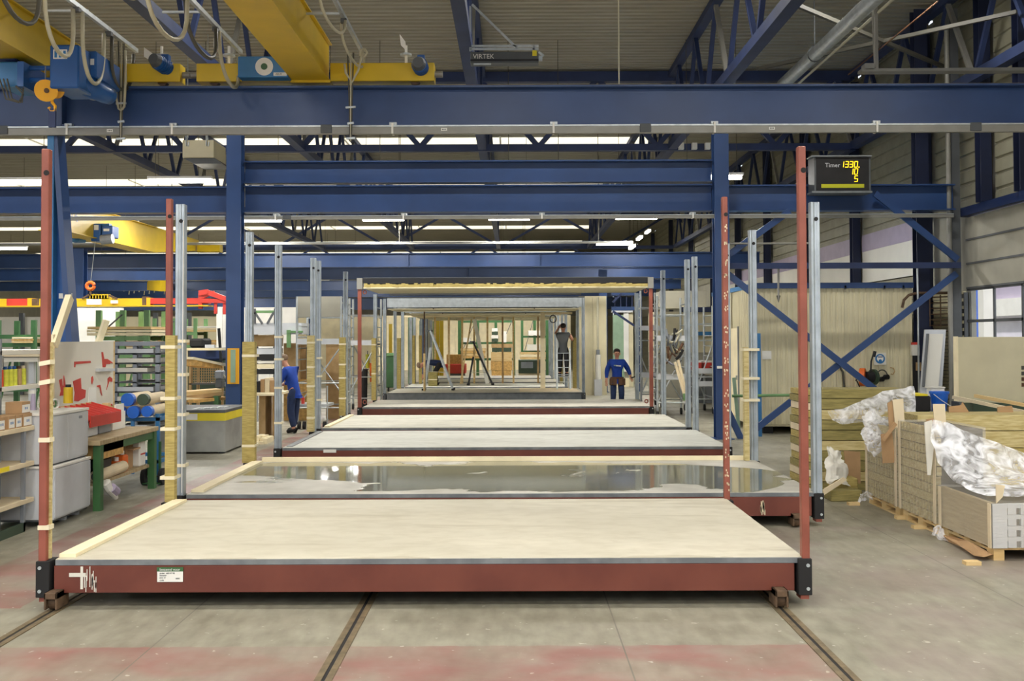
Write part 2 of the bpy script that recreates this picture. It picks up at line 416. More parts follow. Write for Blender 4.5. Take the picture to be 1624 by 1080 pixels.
# floor rails
for i, x in enumerate((-3.55, -1.17, 2.05)):
    r_ = sroot('floor_rail' if i == 0 else 'floor_rail.%03d' % i, (x, 20, 0))
    struct('rail_plate', bx(x - .055, x - .012, -4, 34, 0, .006), 'railsteel', r_); struct('rail_plate', bx(x + .012, x + .055, -4, 34, 0, .006), 'railsteel', r_)
    struct('rail_groove', bx(x - .012, x + .012, -4, 34, 0, .002), 'blackmatt', r_)
# ---------------------------------------------------------------- steelwork
def runway(Y, z, h, x0, x1, label, m='blue', wd=.3, plates=(), name='runway_beam'):
    t = thing(name, label, 'steel beam', ((x0 + x1) / 2, Y, z), 'crane runway beams')
    t2 = MB().ibeam(0, x0, x1, Y, z, h, wd, .03, .015).build('beam', m, t)
    if plates:
        for p in plates: bx(p - .008, p + .008, Y - wd / 2, Y + wd / 2, z, z + h).build('stiffener', m, t)
    return t
b1 = runway(16, 5.35, .61, -22, 9.35, 'deep blue runway beam spanning the whole width in front, nearest and highest', plates=(-6.9,), wd=.34)
bx(-22, 9.35, 15.97, 16.03, 5.96, 6.0).build('crane_rail', 'railsteel', b1)
runway(21.7, 4.72, .56, -5.6, 4.15, 'blue beam between the two nearest blue columns, lower of the pair')
runway(21.7, 5.33, .46, -5.6, 4.15, 'blue beam between the two nearest blue columns, upper of the pair')
runway(21.7, 4.72, .54, -26, -5.9, 'blue beam left of the nearest left column, behind the tall red post')
runway(21.7, 4.72, .54, 4.45, 9.2, 'dark blue beam behind the timer display, right of the column')
runway(38.8, 4.75, .52, -30, 9.2, 'second row blue runway beam, top edge below the hanging tube lights', plates=(-3.9, 1))
runway(46, 4.7, .52, -30, 9.2, 'third row blue runway beam directly under the second row beam', m='blue', plates=(-2,))
runway(57, 4.75, .52, -30, 9.2, 'fourth row blue runway beam behind the spare wall lamps')
runway(67, 4.75, .52, -30, 9.2, 'fifth row blue runway beam far at the back')
runway(80, 4.3, .9, -30, 9.2, 'sixth and farthest blue runway beam by the end wall')
def column(x, Y, z1, wd, label, m='blue', dp=.3, base=True):
    t = thing('steel_column', label, 'column', (x, Y, 0), 'blue steel columns')
    mb = MB(); a = wd / 2
    mb.box(x - a, x - a + .02, Y - dp / 2, Y + dp / 2, .02, z1); mb.box(x + a - .02, x + a, Y - dp / 2, Y + dp / 2, .02, z1); mb.box(x - a + .02, x + a - .02, Y - .01, Y + .01, .02, z1)
    mb.build('shaft', m, t)
    bx(x - a - .06, x + a + .06, Y - dp / 2 - .06, Y + dp / 2 + .06, 0, .02).build('base_plate', m, t)
    return t
def boxcolumn(x, Y, z1, wd, label, m='blue', dp=.3):
    t = thing('steel_column', label, 'column', (x, Y, 0), 'blue steel columns')
    mb = MB(); mb.box(x - wd / 2, x + wd / 2, Y - dp / 2, Y - dp / 2 + .02, .02, z1); mb.box(x - wd / 2, x + wd / 2, Y + dp / 2 - .02, Y + dp / 2, .02, z1); mb.box(x - .01, x + .01, Y - dp / 2 + .02, Y + dp / 2 - .02, .02, z1)
    mb.build('shaft', m, t); bx(x - wd / 2 - .06, x + wd / 2 + .06, Y - dp / 2 - .06, Y + dp / 2 + .06, 0, .02).build('base_plate', m, t)
    return t
cl = boxcolumn(-5.75, 21.5, 7.25, .3, 'blue steel column with a yellow and grey sign, left of the modules', dp=.3)
bx(-5.86, -5.62, 21.32, 21.345, 1.17, 1.9).build('sign_plate', 'tagyellow', cl); bx(-5.79, -5.69, 21.31, 21.32, 1.2, 1.87).build('sign_field', 'galvgreen', cl)
cr = boxcolumn(4.3, 21.5, 7.25, .3, 'blue steel column behind the worn red post, right of the modules')
bx(4.17, 4.3, 21.3, 21.345, 1.45, 1.5).build('cable_clip', 'white', cr)
# leaning tapered column carrying the first runway beam
t = thing('tapered_column', 'blue tapered column leaning beside the tall red post at left', 'column', (-6.9, 16, 0))
bx(-7.12, -7.02, 15.85, 16.15, .02, 5.3).build('shaft', 'bluesteel', t)
def wedge(xt0, xt1, xb0, xb1, y0, y1): return MB().prism([(xb0, .02), (xb1, .02), (xt1, 5.3), (xt0, 5.3)], 1, y0, y1)
wedge(-7.06, -6.98, -6.66, -6.57, 15.86, 16.14).build('outer_flange', 'blue', t)
wedge(-7.03, -7.0, -7.02, -6.64, 15.99, 16.01).build('web', 'hoistblue', t)
bx(-7.25, -6.4, 15.75, 16.25, 0, .02).build('base_plate', 'blue', t)
bx(-6.98, -6.78, 15.97, 15.985, 2.72, 2.8).build('notice', 'white', t)
for x, Y, lab in ((-3.95, 46, 'blue far column standing behind the grey roofed module frame'), (3.45, 40, 'blue column beside the bright doorway in the background'),
                  (-12.5, 30, 'blue column at far left behind the timber racks'), (-9.2, 34, 'blue column behind the steel lifting beam, left background'), (-16.8, 38, 'blue column at the left picture edge background'),
                  (-8.5, 44, 'slim blue column behind the galvanised post, left background')):
    boxcolumn(x, Y, 4.7 if Y < 46 else 4.68, .3, lab)
# columns along the right wall
for i, cy in enumerate(cols_y[:-1]):
    lab = 'dark blue wall column in the right-hand cladding, ' + ['nearest, at the picture edge', 'second, just above the sectional door', 'beside the white brick infill', 'behind the timer display', 'just right of the tall right red post', 'left of the galvanised corner post', 'seventh along the wall', 'eighth along the wall', 'ninth along the wall', 'tenth along the wall', 'eleventh along the wall', 'last along the wall'][i]
    z0 = 4.78 if cy < 21.8 else 0
    t = thing('wall_column', lab, 'column', (9.4, cy, z0), 'dark blue wall columns')
    MB().ibeam(2, z0, RZ - .2, 9.42, cy - .13, .26, .22, .02, .02).build('shaft', 'postnavy', t)
t = thing('door_post', 'grey brown steel post with a downpipe at the sectional door jamb', 'column', (9.3, 21.85, 0))
bx(9.2, 9.38, 21.75, 21.98, 0, RZ - .3).build('shaft', 'darkgrey', t); MB().cyl((9.12, 21.7, .1), (9.12, 21.7, 8.6), .05).build('downpipe', 'railgrey', t)
# roof trusses
CZ, TZ = 7.25, 9.1
def truss_y(x, y0, y1, lab, step=2.4):
    t = thing('roof_truss', lab, 'roof truss', (x, (y0 + y1) / 2, CZ), 'lattice roof trusses')
    bx(x - .11, x + .11, y0, y1, CZ - .1, CZ + .1).build('bottom_chord', 'truss', t); bx(x - .1, x + .1, y0, y1, TZ, TZ + .16).build('top_chord', 'truss', t)
    n = int((y1 - y0) / step); st = (y1 - y0) / n
    for k in range(n):
        a = y0 + k * st
        MB().bar((x, a + .1, CZ + .08), (x, a + st / 2, TZ + .02), .09, .09).build('diagonal', 'truss' if k % 3 else 'railgrey', t)
        MB().bar((x, a + st / 2, TZ + .02), (x, a + st - .1, CZ + .08), .09, .09).build('diagonal', 'truss', t)
for x, s_ in ((-10.8, 'far left, above the yellow crane girders'), (-5.7, 'over the left blue column'), (-.82, 'over the middle of the modules, carrying the projector'), (4.3, 'over the right blue column'), (9.2, 'along the right-hand wall')):
    truss_y(x, 6, 27.9, 'dark lattice truss, near bay, ' + s_)
    truss_y(x, 28.1, 58.9, 'dark lattice truss, second bay, ' + s_, 2.56)
def truss_x(Y, lab, per, x0=-26, x1=9.1, ph=.7, th=.2):
    t = thing('cross_truss', lab, 'roof truss', ((x0 + x1) / 2, Y, CZ), 'cross trusses')
    bx(x0, x1, Y - .1, Y + .1, CZ - .12, CZ + .06).build('bottom_chord', 'truss', t); bx(x0, x1, Y - .12, Y + .12, TZ - .1, TZ + .17).build('top_chord', 'truss', t)
    k = math.floor((x0 - ph) / per) + 1
    while ph + k * per < x1 - per / 2:
        a = ph + k * per
        MB().bar((a, Y, CZ), (a + per / 2, Y, TZ), .13, .13).build('diagonal', 'truss', t); MB().bar((a + per / 2, Y, TZ), (a + per, Y, CZ), .13, .13).build('diagonal', 'truss', t); k += 1
truss_x(28, 'dark cross truss just above the runway beam, nearest of the three', 3.2)
truss_x(59, 'dark zigzag cross truss between the tube lights, middle of the three', 6.4, ph=-.7)
truss_x(79, 'dark cross truss in the far hall, last of the three', 6.4, ph=1)
for x in (-13.5, -11.2, -9, -7.6): MB()
# bracing between right columns
t = thing('wind_bracing', 'dark blue cross bracing in front of the cream booth, with a strut at mid height', 'bracing', (6.8, 21.5, 0))
br = lambda p, q, n='brace', Y=21.5, w_=.13: MB().bar(at(*p, Y), at(*q, Y), w_, .06, (0, 1, 0)).build(n, 'bluesteel' if n == 'x' else 'blue', t)
br((1150, 432), (1425, 650)); br((1518, 436), (1172, 700), Y=21.58); br((1390, 308), (1520, 414)); br((1152, 408), (1254, 336)); br((1152, 650), (1175, 700))
MB().bar((4.42, 21.5, at(0, 423, 21.5).z), (9.25, 21.5, at(0, 423, 21.5).z), .1, .12).build('strut', 'truss', t)
MB().cyl((4.42, 21.42, 4.02), (6.3, 21.42, 4.02), .02).build('conduit', 'railgrey', t)
# sagging roof bracing rods at upper right
t = thing('roof_bracing', 'thin dark crossed roof rods under the ceiling at upper right', 'bracing', (7, 20, 7.9))
for p, q, Ya, Yb, w_ in (((1255, 0), (1512, 110), 17.9, 22.5, .07), ((1205, 108), (1620, 18), 22.4, 18.5, .07), ((1350, 118), (1495, 0), 22, 17.9, .022)): MB().bar(at(*p, Ya), at(*q, Yb), w_, w_).build('rod', 'cabledark' if w_ > .05 else 'leather', t)
t = thing('air_duct', 'grey round pipe running along under the roof at upper right', 'pipe', (5.85, 14, 7.4))
MB().cyl((5.85, 4, 7.55), (5.85, 22.4, 7.55), .13, 20).build('pipe', 'zinc', t, smooth=True); MB().cyl((6.02, 4, 7.42), (6.02, 22.4, 7.42), .025, 8).build('side_conduit', 'cable', t)
for yy in (8, 12, 16, 20): MB().tube([(5.85 + .14 * math.cos(a * .52), yy, 7.55 + .14 * math.sin(a * .52)) for a in range(13)], .012, 5).build('pipe_band', 'darkgrey', t); MB().cyl((5.85, yy, 7.68), (5.85, yy, 9.3), .012, 6).build('hanger', 'darkgrey', t)
# trays and poles at upper right
t = thing('cable_tray', 'pale cable tray hanging under the roof at upper right', 'cable tray', at(1500, 112, 17))
MB().bar(at(1368, 113, 17), at(1640, 112, 17), .2, .05).build('tray', 'railgrey', t); MB().bar(at(1395, 110, 17), (at(1395, 0, 17).x, 17, 9.25), .05, .05).build('post', 'railgrey', t); MB().bar(at(1393, 110, 17.1), (at(1384, 0, 17.1).x, 17.1, 9.25), .03, .03).build('post', 'railgrey', t)
pbx = (at(1374, 0, 17).x, at(1388, 0, 17).x, 16.9, 17.1, at(0, 112, 17).z, at(0, 102, 17).z); bx(*pbx).build('lamp_box', 'railgrey', t)
# conductor rails
def cond(Y, z, x0, x1, lab, h=.11, wd=.07, clips=(), covers=(), badges=()):
    t = thing('conductor_rail', lab, 'conductor rail', ((x0 + x1) / 2, Y, z), 'conductor rails')
    bx(x0, x1, Y - wd / 2, Y + wd / 2, z, z + h * .8).build('rail', 'railgrey', t); bx(x0, x1, Y - wd / 2 - .01, Y + wd / 2, z + h * .82, z + h).build('rail_lip', 'zinc', t)
    for c in clips:
        X = at(c, 0, Y).x; b = bx(X - .015, X + .015, Y - wd / 2 - .02, Y + .1, z, z + h + .03).build('clip', 'white', t); bx(X - .05, X + .06, Y - .02, Y + .16, z + h + .01, z + h + .05).build('bracket', 'zinc', t)
    for c in covers: X = at(c, 0, Y).x; bx(X - .085, X + .085, Y - wd / 2 - .02, Y + .05, z + .01, z + h + .01).build('joint_cover', 'darkgrey', t, .006)
    for c in badges:
        X = at(c, 0, Y).x; b = bx(X - .045, X + .045, Y - wd / 2 - .006, Y - wd / 2, z + .04, z + .085).build('maker_label', 'white', t)
        for q in range(3): bx(X - .03 + q * .022, X - .018 + q * .022, Y - wd / 2 - .008, Y - wd / 2 - .006, z + .052, z + .072).build('letter_mark', 'darkgrey', t)
cond(15.78, 5.2, -22, 9.3, 'grey conductor rail clipped under the nearest blue runway beam', .13, .08, (106, 273, 623, 879, 1135, 1393), (3, 518, 1025, 1550), (174, 705, 1226))
cond(21.45, 4.55, -26, -5.95, 'grey conductor rail under the blue beam left of the left column', .08, .06)
cond(21.45, 4.55, -5.55, 9.1, 'grey conductor rail hanging under the blue beams between the columns', .08, .06, (437, 640, 860, 1100), (455,))
cond(36.5, 5.4, -30, 4.2, 'pale thin rail crossing in front of the far zigzag truss', .08, .1)
for x in (-20, -12, -4, 3): MB().cyl((x, 36.5, 5.47), (x, 36.5, RZ + .1), .012, 6).build('hanger', 'cabledark', [o for o in C.objects if o.name == 'conductor_rail.003'][0])
# ---------------------------------------------------------------- tube lights
def fixture(lab, group, loc, along='x', L=1.5, W=LAMP_W):
    t = thing('tube_light', lab, 'ceiling light', loc, group)
    x, y, z = loc; h = L / 2
    def b(a, b_, z0, z1): return bx(x - a, x + a, y - b_, y + b_, z + z0, z + z1) if along == 'x' else bx(x - b_, x + b_, y - a, y + a, z + z0, z + z1)
    b(h, .09, .04, .1).build('housing', 'white', t); b(h - .04, .07, -.05, .04).build('tube', 'lamp', t)
    for s_ in (-.6, .6):
        q = (x + (s_ if along == 'x' else 0), y + (0 if along == 'x' else s_)); MB().cyl((q[0], q[1], z + .1), (q[0], q[1], RZ - .01), .008, 5).build('suspension_wire', 'cabledark', t)
    ld = bpy.data.lights.new('lamp_light', 'AREA'); ld.shape = 'RECTANGLE'; ld.size = L if along == 'x' else .2; ld.size_y = .2 if along == 'x' else L; ld.energy = W; ld.color = (1, .975, .935)
    lo = bpy.data.objects.new('lamp_light', ld); C.objects.link(lo); lo.parent = t; lo.location = (0, 0, -.07); ORG[lo] = Vector(loc)
    return t
vis = [((285, 284), 25, 'big bright tube light above the left blue beam, left of the left column'), ((28, 285), 25, 'bright tube light at the left picture edge, behind the tall red post'),
       ((413, 348), 36, 'tube light just right of the left blue column'), ((608, 347), 36, 'tube light under the long blue beam, left of centre'), ((808, 346.5), 36, 'thin tube light under the long blue beam, centre'),
       ((1010, 346), 36, 'tube light under the long blue beam, right of centre'), ((975, 387), 41, 'tube light just above the second row runway beam, right of centre'),
       ((12, 391), 41, 'tube light near the left edge above the second row beam'), ((190, 350), 43, 'small tube light behind the small far crane girder'),
       ((245, 450), 71, 'far tube light just right of the small lifting hook'), ((395, 446), 71, 'far tube light between the left column and the first galvanised posts'), ((505, 445), 71, 'far tube light behind the pair of galvanised posts'),
       ((2, 446), 71, 'far tube light at the very left edge'), ((300, 446), 71, 'far tube light right of the galvanised corner post'), ((355, 452), 76, 'far tube light touching the left blue column'), ((95, 447), 71, 'far tube light behind the tapered column')]
for (px, py), Y, lab in vis: fixture(lab, 'tube lights', at(px, py, Y), L=1.5 if Y > 26 else 1.55, W=LAMP_W * (2.2 if Y < 60 else 3))
for (px, py), Y in (((1003, 392), 44), ((1015, 378), 49), ((1028, 368), 55)): fixture('short end-on tube light in the slanting row, ' + {44: 'lowest', 49: 'middle', 55: 'uppermost'}[Y], 'tube lights', at(px, py, Y), 'y', 1.5)
for X in (-3.8, .5, 4.8): fixture('tube light hidden behind the upper blue beam, ' + {-3.8: 'left', .5: 'centre', 4.8: 'right'}[X], 'tube lights over the modules', (X, 25, 5.95), W=LAMP_W * 1.8)
ordn = ('leftmost', 'second from left', 'third from left', 'fourth from left', 'fifth from left', 'rightmost')
for Y, z, rn, xs in ((18.2, 8.75, 'added unseen above-beam', (-17, -13.5, -8.3, -3.3, 1.7, 6.8)), (9, 7.4, 'over the nearest module', (-13, -8.8, -4.6, -.4, 3.8, 7.4)), (4, 6.4, 'just ahead of the camera', (-13, -8.8, -4.6, -.4, 3.8, 7.4)),  # first row is extra lighting, added out of view over the trusses
                     (-1, 6.4, 'just behind the camera', (-13, -8.8, -4.6, -.4, 3.8, 7.4)), (-6, 6.4, 'rearmost', (-13, -8.8, -4.6, -.4, 3.8, 7.4))):
    for X, nm in zip(xs, ordn): fixture('tube light of the near bay, %s row, %s' % (rn, nm), 'overhead tube lights of the near bay', (X, Y, z), W=LAMP_W * (1.3 if Y < 18 else 1.5))
for Y in (52, 62):  # extra fixtures put in to brighten the back of the hall
    for X in (-20, -10, 0): fixture('added tube light over the back of the hall, %s row, %s' % ({52: 'nearer', 62: 'farther'}[Y], {-20: 'left', -10: 'centre', 0: 'right'}[X]), 'added tube lights over the back of the hall', (X, Y, 6.2), W=LAMP_W * 4)
for X in (-18, -10): fixture('added tube light above the racks, ' + ('left' if X == -18 else 'right') + ' of two', 'added tube lights above the racks', (X, 31, 6.0), W=LAMP_W * 2.5)  # two more lamps added to lift the left background
# ---------------------------------------------------------------- floor modules
def post(parent, x, y, z0, z1, m, side, front=-1, wd=None, dp=.1, hole=True):
    """steel post, channel section; side=-1 for left posts (outer face at x)"""
    if wd is None: wd = .06 if m.startswith('red') else .1
    if m.startswith('red'): dp = .07
    xa, xb = (x, x + wd) if side < 0 else (x - wd, x); c = (xa + xb) / 2; f = y if front < 0 else y - dp
    # channel with a shallow groove down the front face
    g = .018
    poly = [(xa, f), (c - g, f), (c - g * .6, f + .012), (c + g * .6, f + .012), (c + g, f), (xb, f), (xb, f + dp), (xa, f + dp)]
    if m.startswith('red'): poly = [(xa, f), (xb, f), (xb, f + dp), (xa, f + dp)]
    o = MB().prism(poly, 2, z0, z1).build('post', m, parent, .006)
    if hole:
        hx = c + (.012 if side < 0 else .01); MB().cyl((hx, f - .002, z1 - .19), (hx, f + .004, z1 - .19), .022, 14).build('bolt_hole', 'blackmatt', o)
    return o
def corner(parent, x, y, side, zt=.38, front=-1, fm='blackmatt'):
    xa, xb = (x - .01, x + .095) if side < 0 else (x - .095, x + .01)
    f = y - .02 if front < 0 else y - .15
    o = bx(xa, xb, f, f + .17, .09, zt - .01).build('corner_block', fm, parent, .004)
    for zz in (.14, .32): MB().cyl(((xa + xb) / 2 + .02 * side, f - .008, zz), ((xa + xb) / 2 + .02 * side, f, zz), .014, 10).build('bolt', 'zinc' if fm != 'x' else 'black', o)
    bx(xa + .02, xb - .02, f + .02, f + .15, .055, .09).build('foot', 'redpost', parent)
    return o
def strap(parent, x0, x1, y0, y1, z, m='tape', tilt=0):
    e = .004; w_ = .035
    mb = MB(); mb.add([(x0 - e, y0 - e, z - tilt), (x1 + e, y0 - e, z + tilt), (x1 + e, y1 + e, z + tilt), (x0 - e, y1 + e, z - tilt), (x0 - e, y0 - e, z + w_ - tilt), (x1 + e, y0 - e, z + w_ + tilt), (x1 + e, y1 + e, z + w_ + tilt), (x0 - e, y1 + e, z + w_ - tilt)],
        [(0, 3, 2, 1), (4, 5, 6, 7), (0, 1, 5, 4), (1, 2, 6, 5), (2, 3, 7, 6), (3, 0, 4, 7)])
    return mb.build('strap', m, parent)
def module(lab, xl, xr, yf, yb, beam='red', fl='redpost', fr='redpost', bl='redpost', br_='redpost', slab='slabcream', pz=3.588, back=True):
    t = thing('floor_module', lab, 'building module', ((xl + xr) / 2, (yf + yb) / 2, .1), 'steel framed floor modules in a row')
    zt = .38
    xa, xb = xl + .12, xr - .12
    # channel beams with flanges
    def ch(axis, a, b, c0, c1, n):
        o = (bx(a, b, c0, c1, .12, .33) if axis == 0 else bx(c0, c1, a, b, .12, .33)).build(n, beam, t, .003); return o
    ch(0, xa, xb, yf + .01, yf + .09, 'front_beam'); ch(0, xa, xb, yb - .09, yb - .01, 'back_beam')
    ch(1, yf + .13, yb - .13, xl + .01, xl + .1, 'side_beam'); ch(1, yf + .13, yb - .13, xr - .1, xr - .01, 'side_beam')
    for k in range(1, 8):
        xx = xa + (xb - xa) * k / 8; bx(xx - .03, xx + .03, yf + .09, yb - .09, .16, .325).build('joist', beam, t)
    bx(xl + .13, xr - .05, yf + .012, yf + .03, .333, .374).build('slab_edge_strip', 'edgegrey', t); bx(xl + .13, xr - .05, yf + .03, yb - .04, .332, .352).build('slab_base', 'galvdark', t)
    o = bx(xl + .125, xr - .045, yf + .022, yb - .035, .352, .38).build('floor_slab', slab, t, .004)
    return t
def rollers(x, y, lab):
    t = thing('rail_roller', lab, 'roller block', (x, y, 0), 'roller blocks under the modules')
    bx(x - .05, x - .035, y - .1, y + .12, .02, .15).build('side_plate', 'rust', t, .004); bx(x + .035, x + .05, y - .1, y + .12, .02, .15).build('side_plate', 'rust', t, .004)
    MB().cyl((x - .033, y, .07), (x + .033, y, .07), .066, 20).build('wheel', 'rust', t); bx(x - .05, x + .05, y - .1, y + .25, .1, .15).build('top_plate', 'rust', t, .004); return t
# module 1
YF1, YB1 = 8.13, 11.13
m1 = module('nearest floor module with cream floor, four red posts and red beams', -3.70, 2.30, YF1, YB1)
post(m1, -3.70, YF1, .36, 3.588, 'redpost', -1); post(m1, 2.30, YF1, .36, 3.588, 'redpost', 1)
post(m1, -3.70, YB1, .3, 3.588, 'redpost', -1, 1, hole=True); post(m1, 2.29, YB1, .3, 3.588, 'redpost', 1, 1)
corner(m1, -3.70, YF1, -1); corner(m1, 2.30, YF1, 1); corner(m1, -3.7, YB1, -1, front=1); corner(m1, 2.3, YB1, 1, front=1)
bx(-3.64, -3.624, YF1 + .045, YF1 + .075, .38, 2.07).build('packing_lath', 'woolpale', m1)
for z in (.61, 1.29, 1.49 + .25, 2.06 - .17): strap(m1, -3.7, -3.62, YF1, YF1 + .08, z, tilt=.008 if z > 1.5 else 0)
wl_ = bx(-3.655, -3.555, YB1 - .2, YB1 - .11, .385, 2.13).build('insulation_strip', 'wool', m1)
for z in (.62, 1.13, 1.45, 1.99): strap(m1, -3.7, -3.555, YB1 - .2, YB1, z)
lb = bx(-3.57, -3.44, YF1 + .08, YB1 - .15, .381, .41).build('edge_batten', 'timberpale', m1)
# marks and label on the front beam
bx(-3.46, -3.33, YF1 + .004, YF1 + .008, .245, .275).build('paper_tag', 'whitepanel', m1)
mb = MB(); r2 = random.Random(3)
for i in range(14):
    u = r2.random(); xx = -3.36 + u * .13; zz = .2 + r2.gauss(0, .03) + (.06 if u < .15 else 0); mb.box(xx - .003, xx + .003, YF1 + .005, YF1 + .008, max(.125, zz - .045), min(.325, zz + .045))
mb.box(-3.372, -3.352, YF1 + .005, YF1 + .008, .15, .325)
mb.build('chalk_mark', 'whitepanel', m1)
lbX = at(251, 0, YF1).x; a = bx(lbX, lbX + .2, YF1 + .001, YF1 + .006, .205, .285).build('paper_label', 'white', m1); bx(lbX - .002, lbX + .202, YF1 + .0, YF1 + .006, .285, .318).build('label_header', 'green', m1)
text_mb('bestemd voor', .028, 'label_lettering', 'white', m1, (lbX + .02, YF1 - .002, .292))
for k, (s_, xx, zz) in enumerate((('order  600 07 06', .02, .267), ('bouwnr', .02, .25), ('pos. nr', .02, .233), ('code', .02, .213), ('0001', .145, .226))): text_mb(s_, .017, 'label_lettering', 'darkgrey', m1, (lbX + xx, YF1 - .001, zz))
rollers(-3.55, YF1 - .02, 'rusty roller under the front left corner of the nearest module'); rollers(2.05, YF1 - .02, 'rusty roller under the front right corner of the nearest module')
# scuffed white spots on back right post
mb = MB(); r2 = random.Random(5)
for i in range(17):
    zz = .5 + i * .17 + r2.uniform(-.03, .03)
    for k in range(5):
        a, b_ = 2.24 + r2.uniform(0, .04), zz + r2.uniform(-.04, .04); mb.box(a - .005, a + .006, YB1 - .072, YB1 - .07, b_ - .008, b_ + .012)
mb.build('plaster_spots', 'cardpale', m1)['kind'] = 'stuff'
# module 2 (wet floor)
YF2, YB2 = 11.5, 14.6
m2 = module('second module with a wet glossy grey floor and galvanised posts', -3.74, 3.40, YF2, YB2, slab='slabwet')
for s_, x in ((-1, -3.74), (1, 3.40)):
    post(m2, x, YF2, .36, 3.588, 'galv', s_); corner(m2, x, YF2, s_); post(m2, x, YB2, .3, 3.588, 'galv', s_, 1); corner(m2, x, YB2, s_, front=1)
bx(-3.60, -3.46, YF2 + .15, YB2 - .2, .381, .41).build('edge_batten', 'timberpale', m2); bx(-3.5, 3.22, YB2 - .1, YB2 - .04, .381, .44).build('edge_batten', 'timberpale', m2)
bx(-3.74, -3.57, YB2 - .24, YB2 - .12, .385, 2.05).build('insulation_strip', 'wool', m2)
for z in (.6, 1.84): strap(m2, -3.74, -3.57, YB2 - .24, YB2, z)
bx(3.19, 3.255, YB2 - .2, YB2 - .1, .385, 1.95).build('packing_lath', 'woolpale', m2)
for z in (1.2, 1.5, 1.9): strap(m2, 3.19, 3.4, YB2 - .2, YB2, z)
for z in (.68, 1.24, 1.68, 2.05): strap(m2, -3.74, -3.625, YF2, YF2 + .13, z)
bx(-3.66, -3.655, YF2 - .004, YF2, .5, 2.2)
MB().cyl((-3.655, YF2 - .006, .4), (-3.65, YF2 - .006, 3.4), .005, 6).build('string', 'white', m2)
mb = MB(); r2 = random.Random(9)
for i in range(14): xx = at(1206, 0, YF2).x + r2.uniform(-.02, .03); zz = .2 + r2.uniform(-.05, .07); mb.box(xx, xx + .012, YF2 + .005, YF2 + .008, zz - .03, zz + .03)
mb.build('plaster_spots', 'cardpale', m2)['kind'] = 'stuff'
rollers(-3.45, YF2 + .02, 'rusty roller under the front left corner of the wet module'); rollers(3.1, YF2 + .02, 'rusty roller under the front right corner of the wet module')
# module 3
YF3, YB3 = 16.38, 19.35
m3 = module('third module with a whitish floor and a bare red front beam', -3.76, 3.42, YF3, YB3, slab='slabwhite')
for s_, x in ((-1, -3.76), (1, 3.42)):
    post(m3, x, YF3, .36, 3.57, 'galv', s_); corner(m3, x, YF3, s_); post(m3, x, YB3, .3, 3.588, 'galv', s_, 1); corner(m3, x, YB3, s_, front=1)
bx(-3.79, -3.67, YB3 - .24, YB3 - .12, .385, 2.15).build('insulation_strip', 'woolpale', m3)
for z in (.62, 1.2, 1.55, 2.0): strap(m3, -3.79, -3.67, YB3 - .24, YB3, z)
for z in (.75, 1.3, 1.75, 2.1): strap(m3, -3.76, -3.645, YF3, YF3 + .13, z)
bx(-3.60, -3.5, YF3 + .15, YB3 - .2, .381, .395).build('edge_batten', 'galvdark', m3)
xx = at(513, 0, YF3).x; bx(xx, xx + .2, YF3 + .001, YF3 + .006, .3, .35).build('paper_tag', 'white', m3)
# module 4
YF4, YB4 = 19.95, 23.3
m4 = module('fourth module with a whitish stained floor behind the pair of galvanised posts', -3.80, 3.40, YF4, YB4, slab='slabwhite2')
for s_, x in ((-1, -3.80), (1, 3.40)):
    post(m4, x, YF4, .36, 3.588, 'galv', s_); corner(m4, x, YF4, s_); post(m4, x, YB4, .3, 3.588, 'galv', s_, 1); corner(m4, x, YB4, s_, front=1)
bx(-3.86, -3.73, YB4 - .26, YB4 - .14, .385, 2.12).build('insulation_strip', 'wool', m4)
for z in (.75, 1.2, 1.5, 1.95): strap(m4, -3.86, -3.73, YB4 - .26, YB4, z)
for z in (.9, 1.35, 1.7, 2.05): strap(m4, -3.8, -3.69, YF4, YF4 + .13, z)
bx(-3.65, -3.55, YF4 + .15, YB4 - .15, .381, .41).build('edge_batten', 'timberpale', m4)
# module 5: red with roof
YF5, YB5 = 26.0, 29.0
m5 = module('fifth module, dark red frame carrying an insulated roof panel', -3.89, 3.49, YF5, YB5, slab='slabgrey')
for s_, x in ((-1, -3.89), (1, 3.49)):
    post(m5, x, YF5, .36, 3.32, 'redpost', s_, hole=False, wd=.09); corner(m5, x, YF5, s_); post(m5, x, YB5, .3, 3.32, 'galv', s_, 1, hole=False); corner(m5, x, YB5, s_, front=1)
    bx(x - .02 if s_ < 0 else x - .12, x + .12 if s_ < 0 else x + .02, YF5 - .02, YF5 + .14, 3.32, 3.6).build('roof_corner', 'railgrey', m5)
    for z in (.5, 3.25): MB().tube([(x - s_ * (.12 + .05 + .04 * math.cos(a * .8)), YF5 + .05, z + .045 * math.sin(a * .8)) for a in range(9)], .014, 6).build('lifting_eye', 'redpost', m5)
bx(-3.75, 3.38, YF5, YB5, 3.34, 3.37).build('ceiling_board', 'cream', m5); bx(-3.75, 3.38, YF5 + .02, YB5, 3.46, 3.6).build('roof_board', 'black', m5)
mb = MB(); r2 = random.Random(2)
n = 90
for k in range(n):
    xa = -3.74 + k * 7.1 / n; mb.box(xa, xa + 7.1 / n + .01, YF5 + r2.uniform(-.01, .02), YF5 + .4, 3.37, 3.45 + r2.uniform(-.015, .02))
mb.build('wool_layer', 'wool', m5); bx(-3.75, 3.4, YF5 + .1, YB5 - .1, 3.6, 3.62).build('roof_sheet', 'darkgrey', m5)
bx(-3.92, -3.80, YB5 - .26, YB5 - .14, .385, 2.1).build('insulation_strip', 'wool', m5); strap(m5, -3.92, -3.8, YB5 - .26, YB5, 1.9); strap(m5, -3.92, -3.8, YB5 - .26, YB5, 1.1)
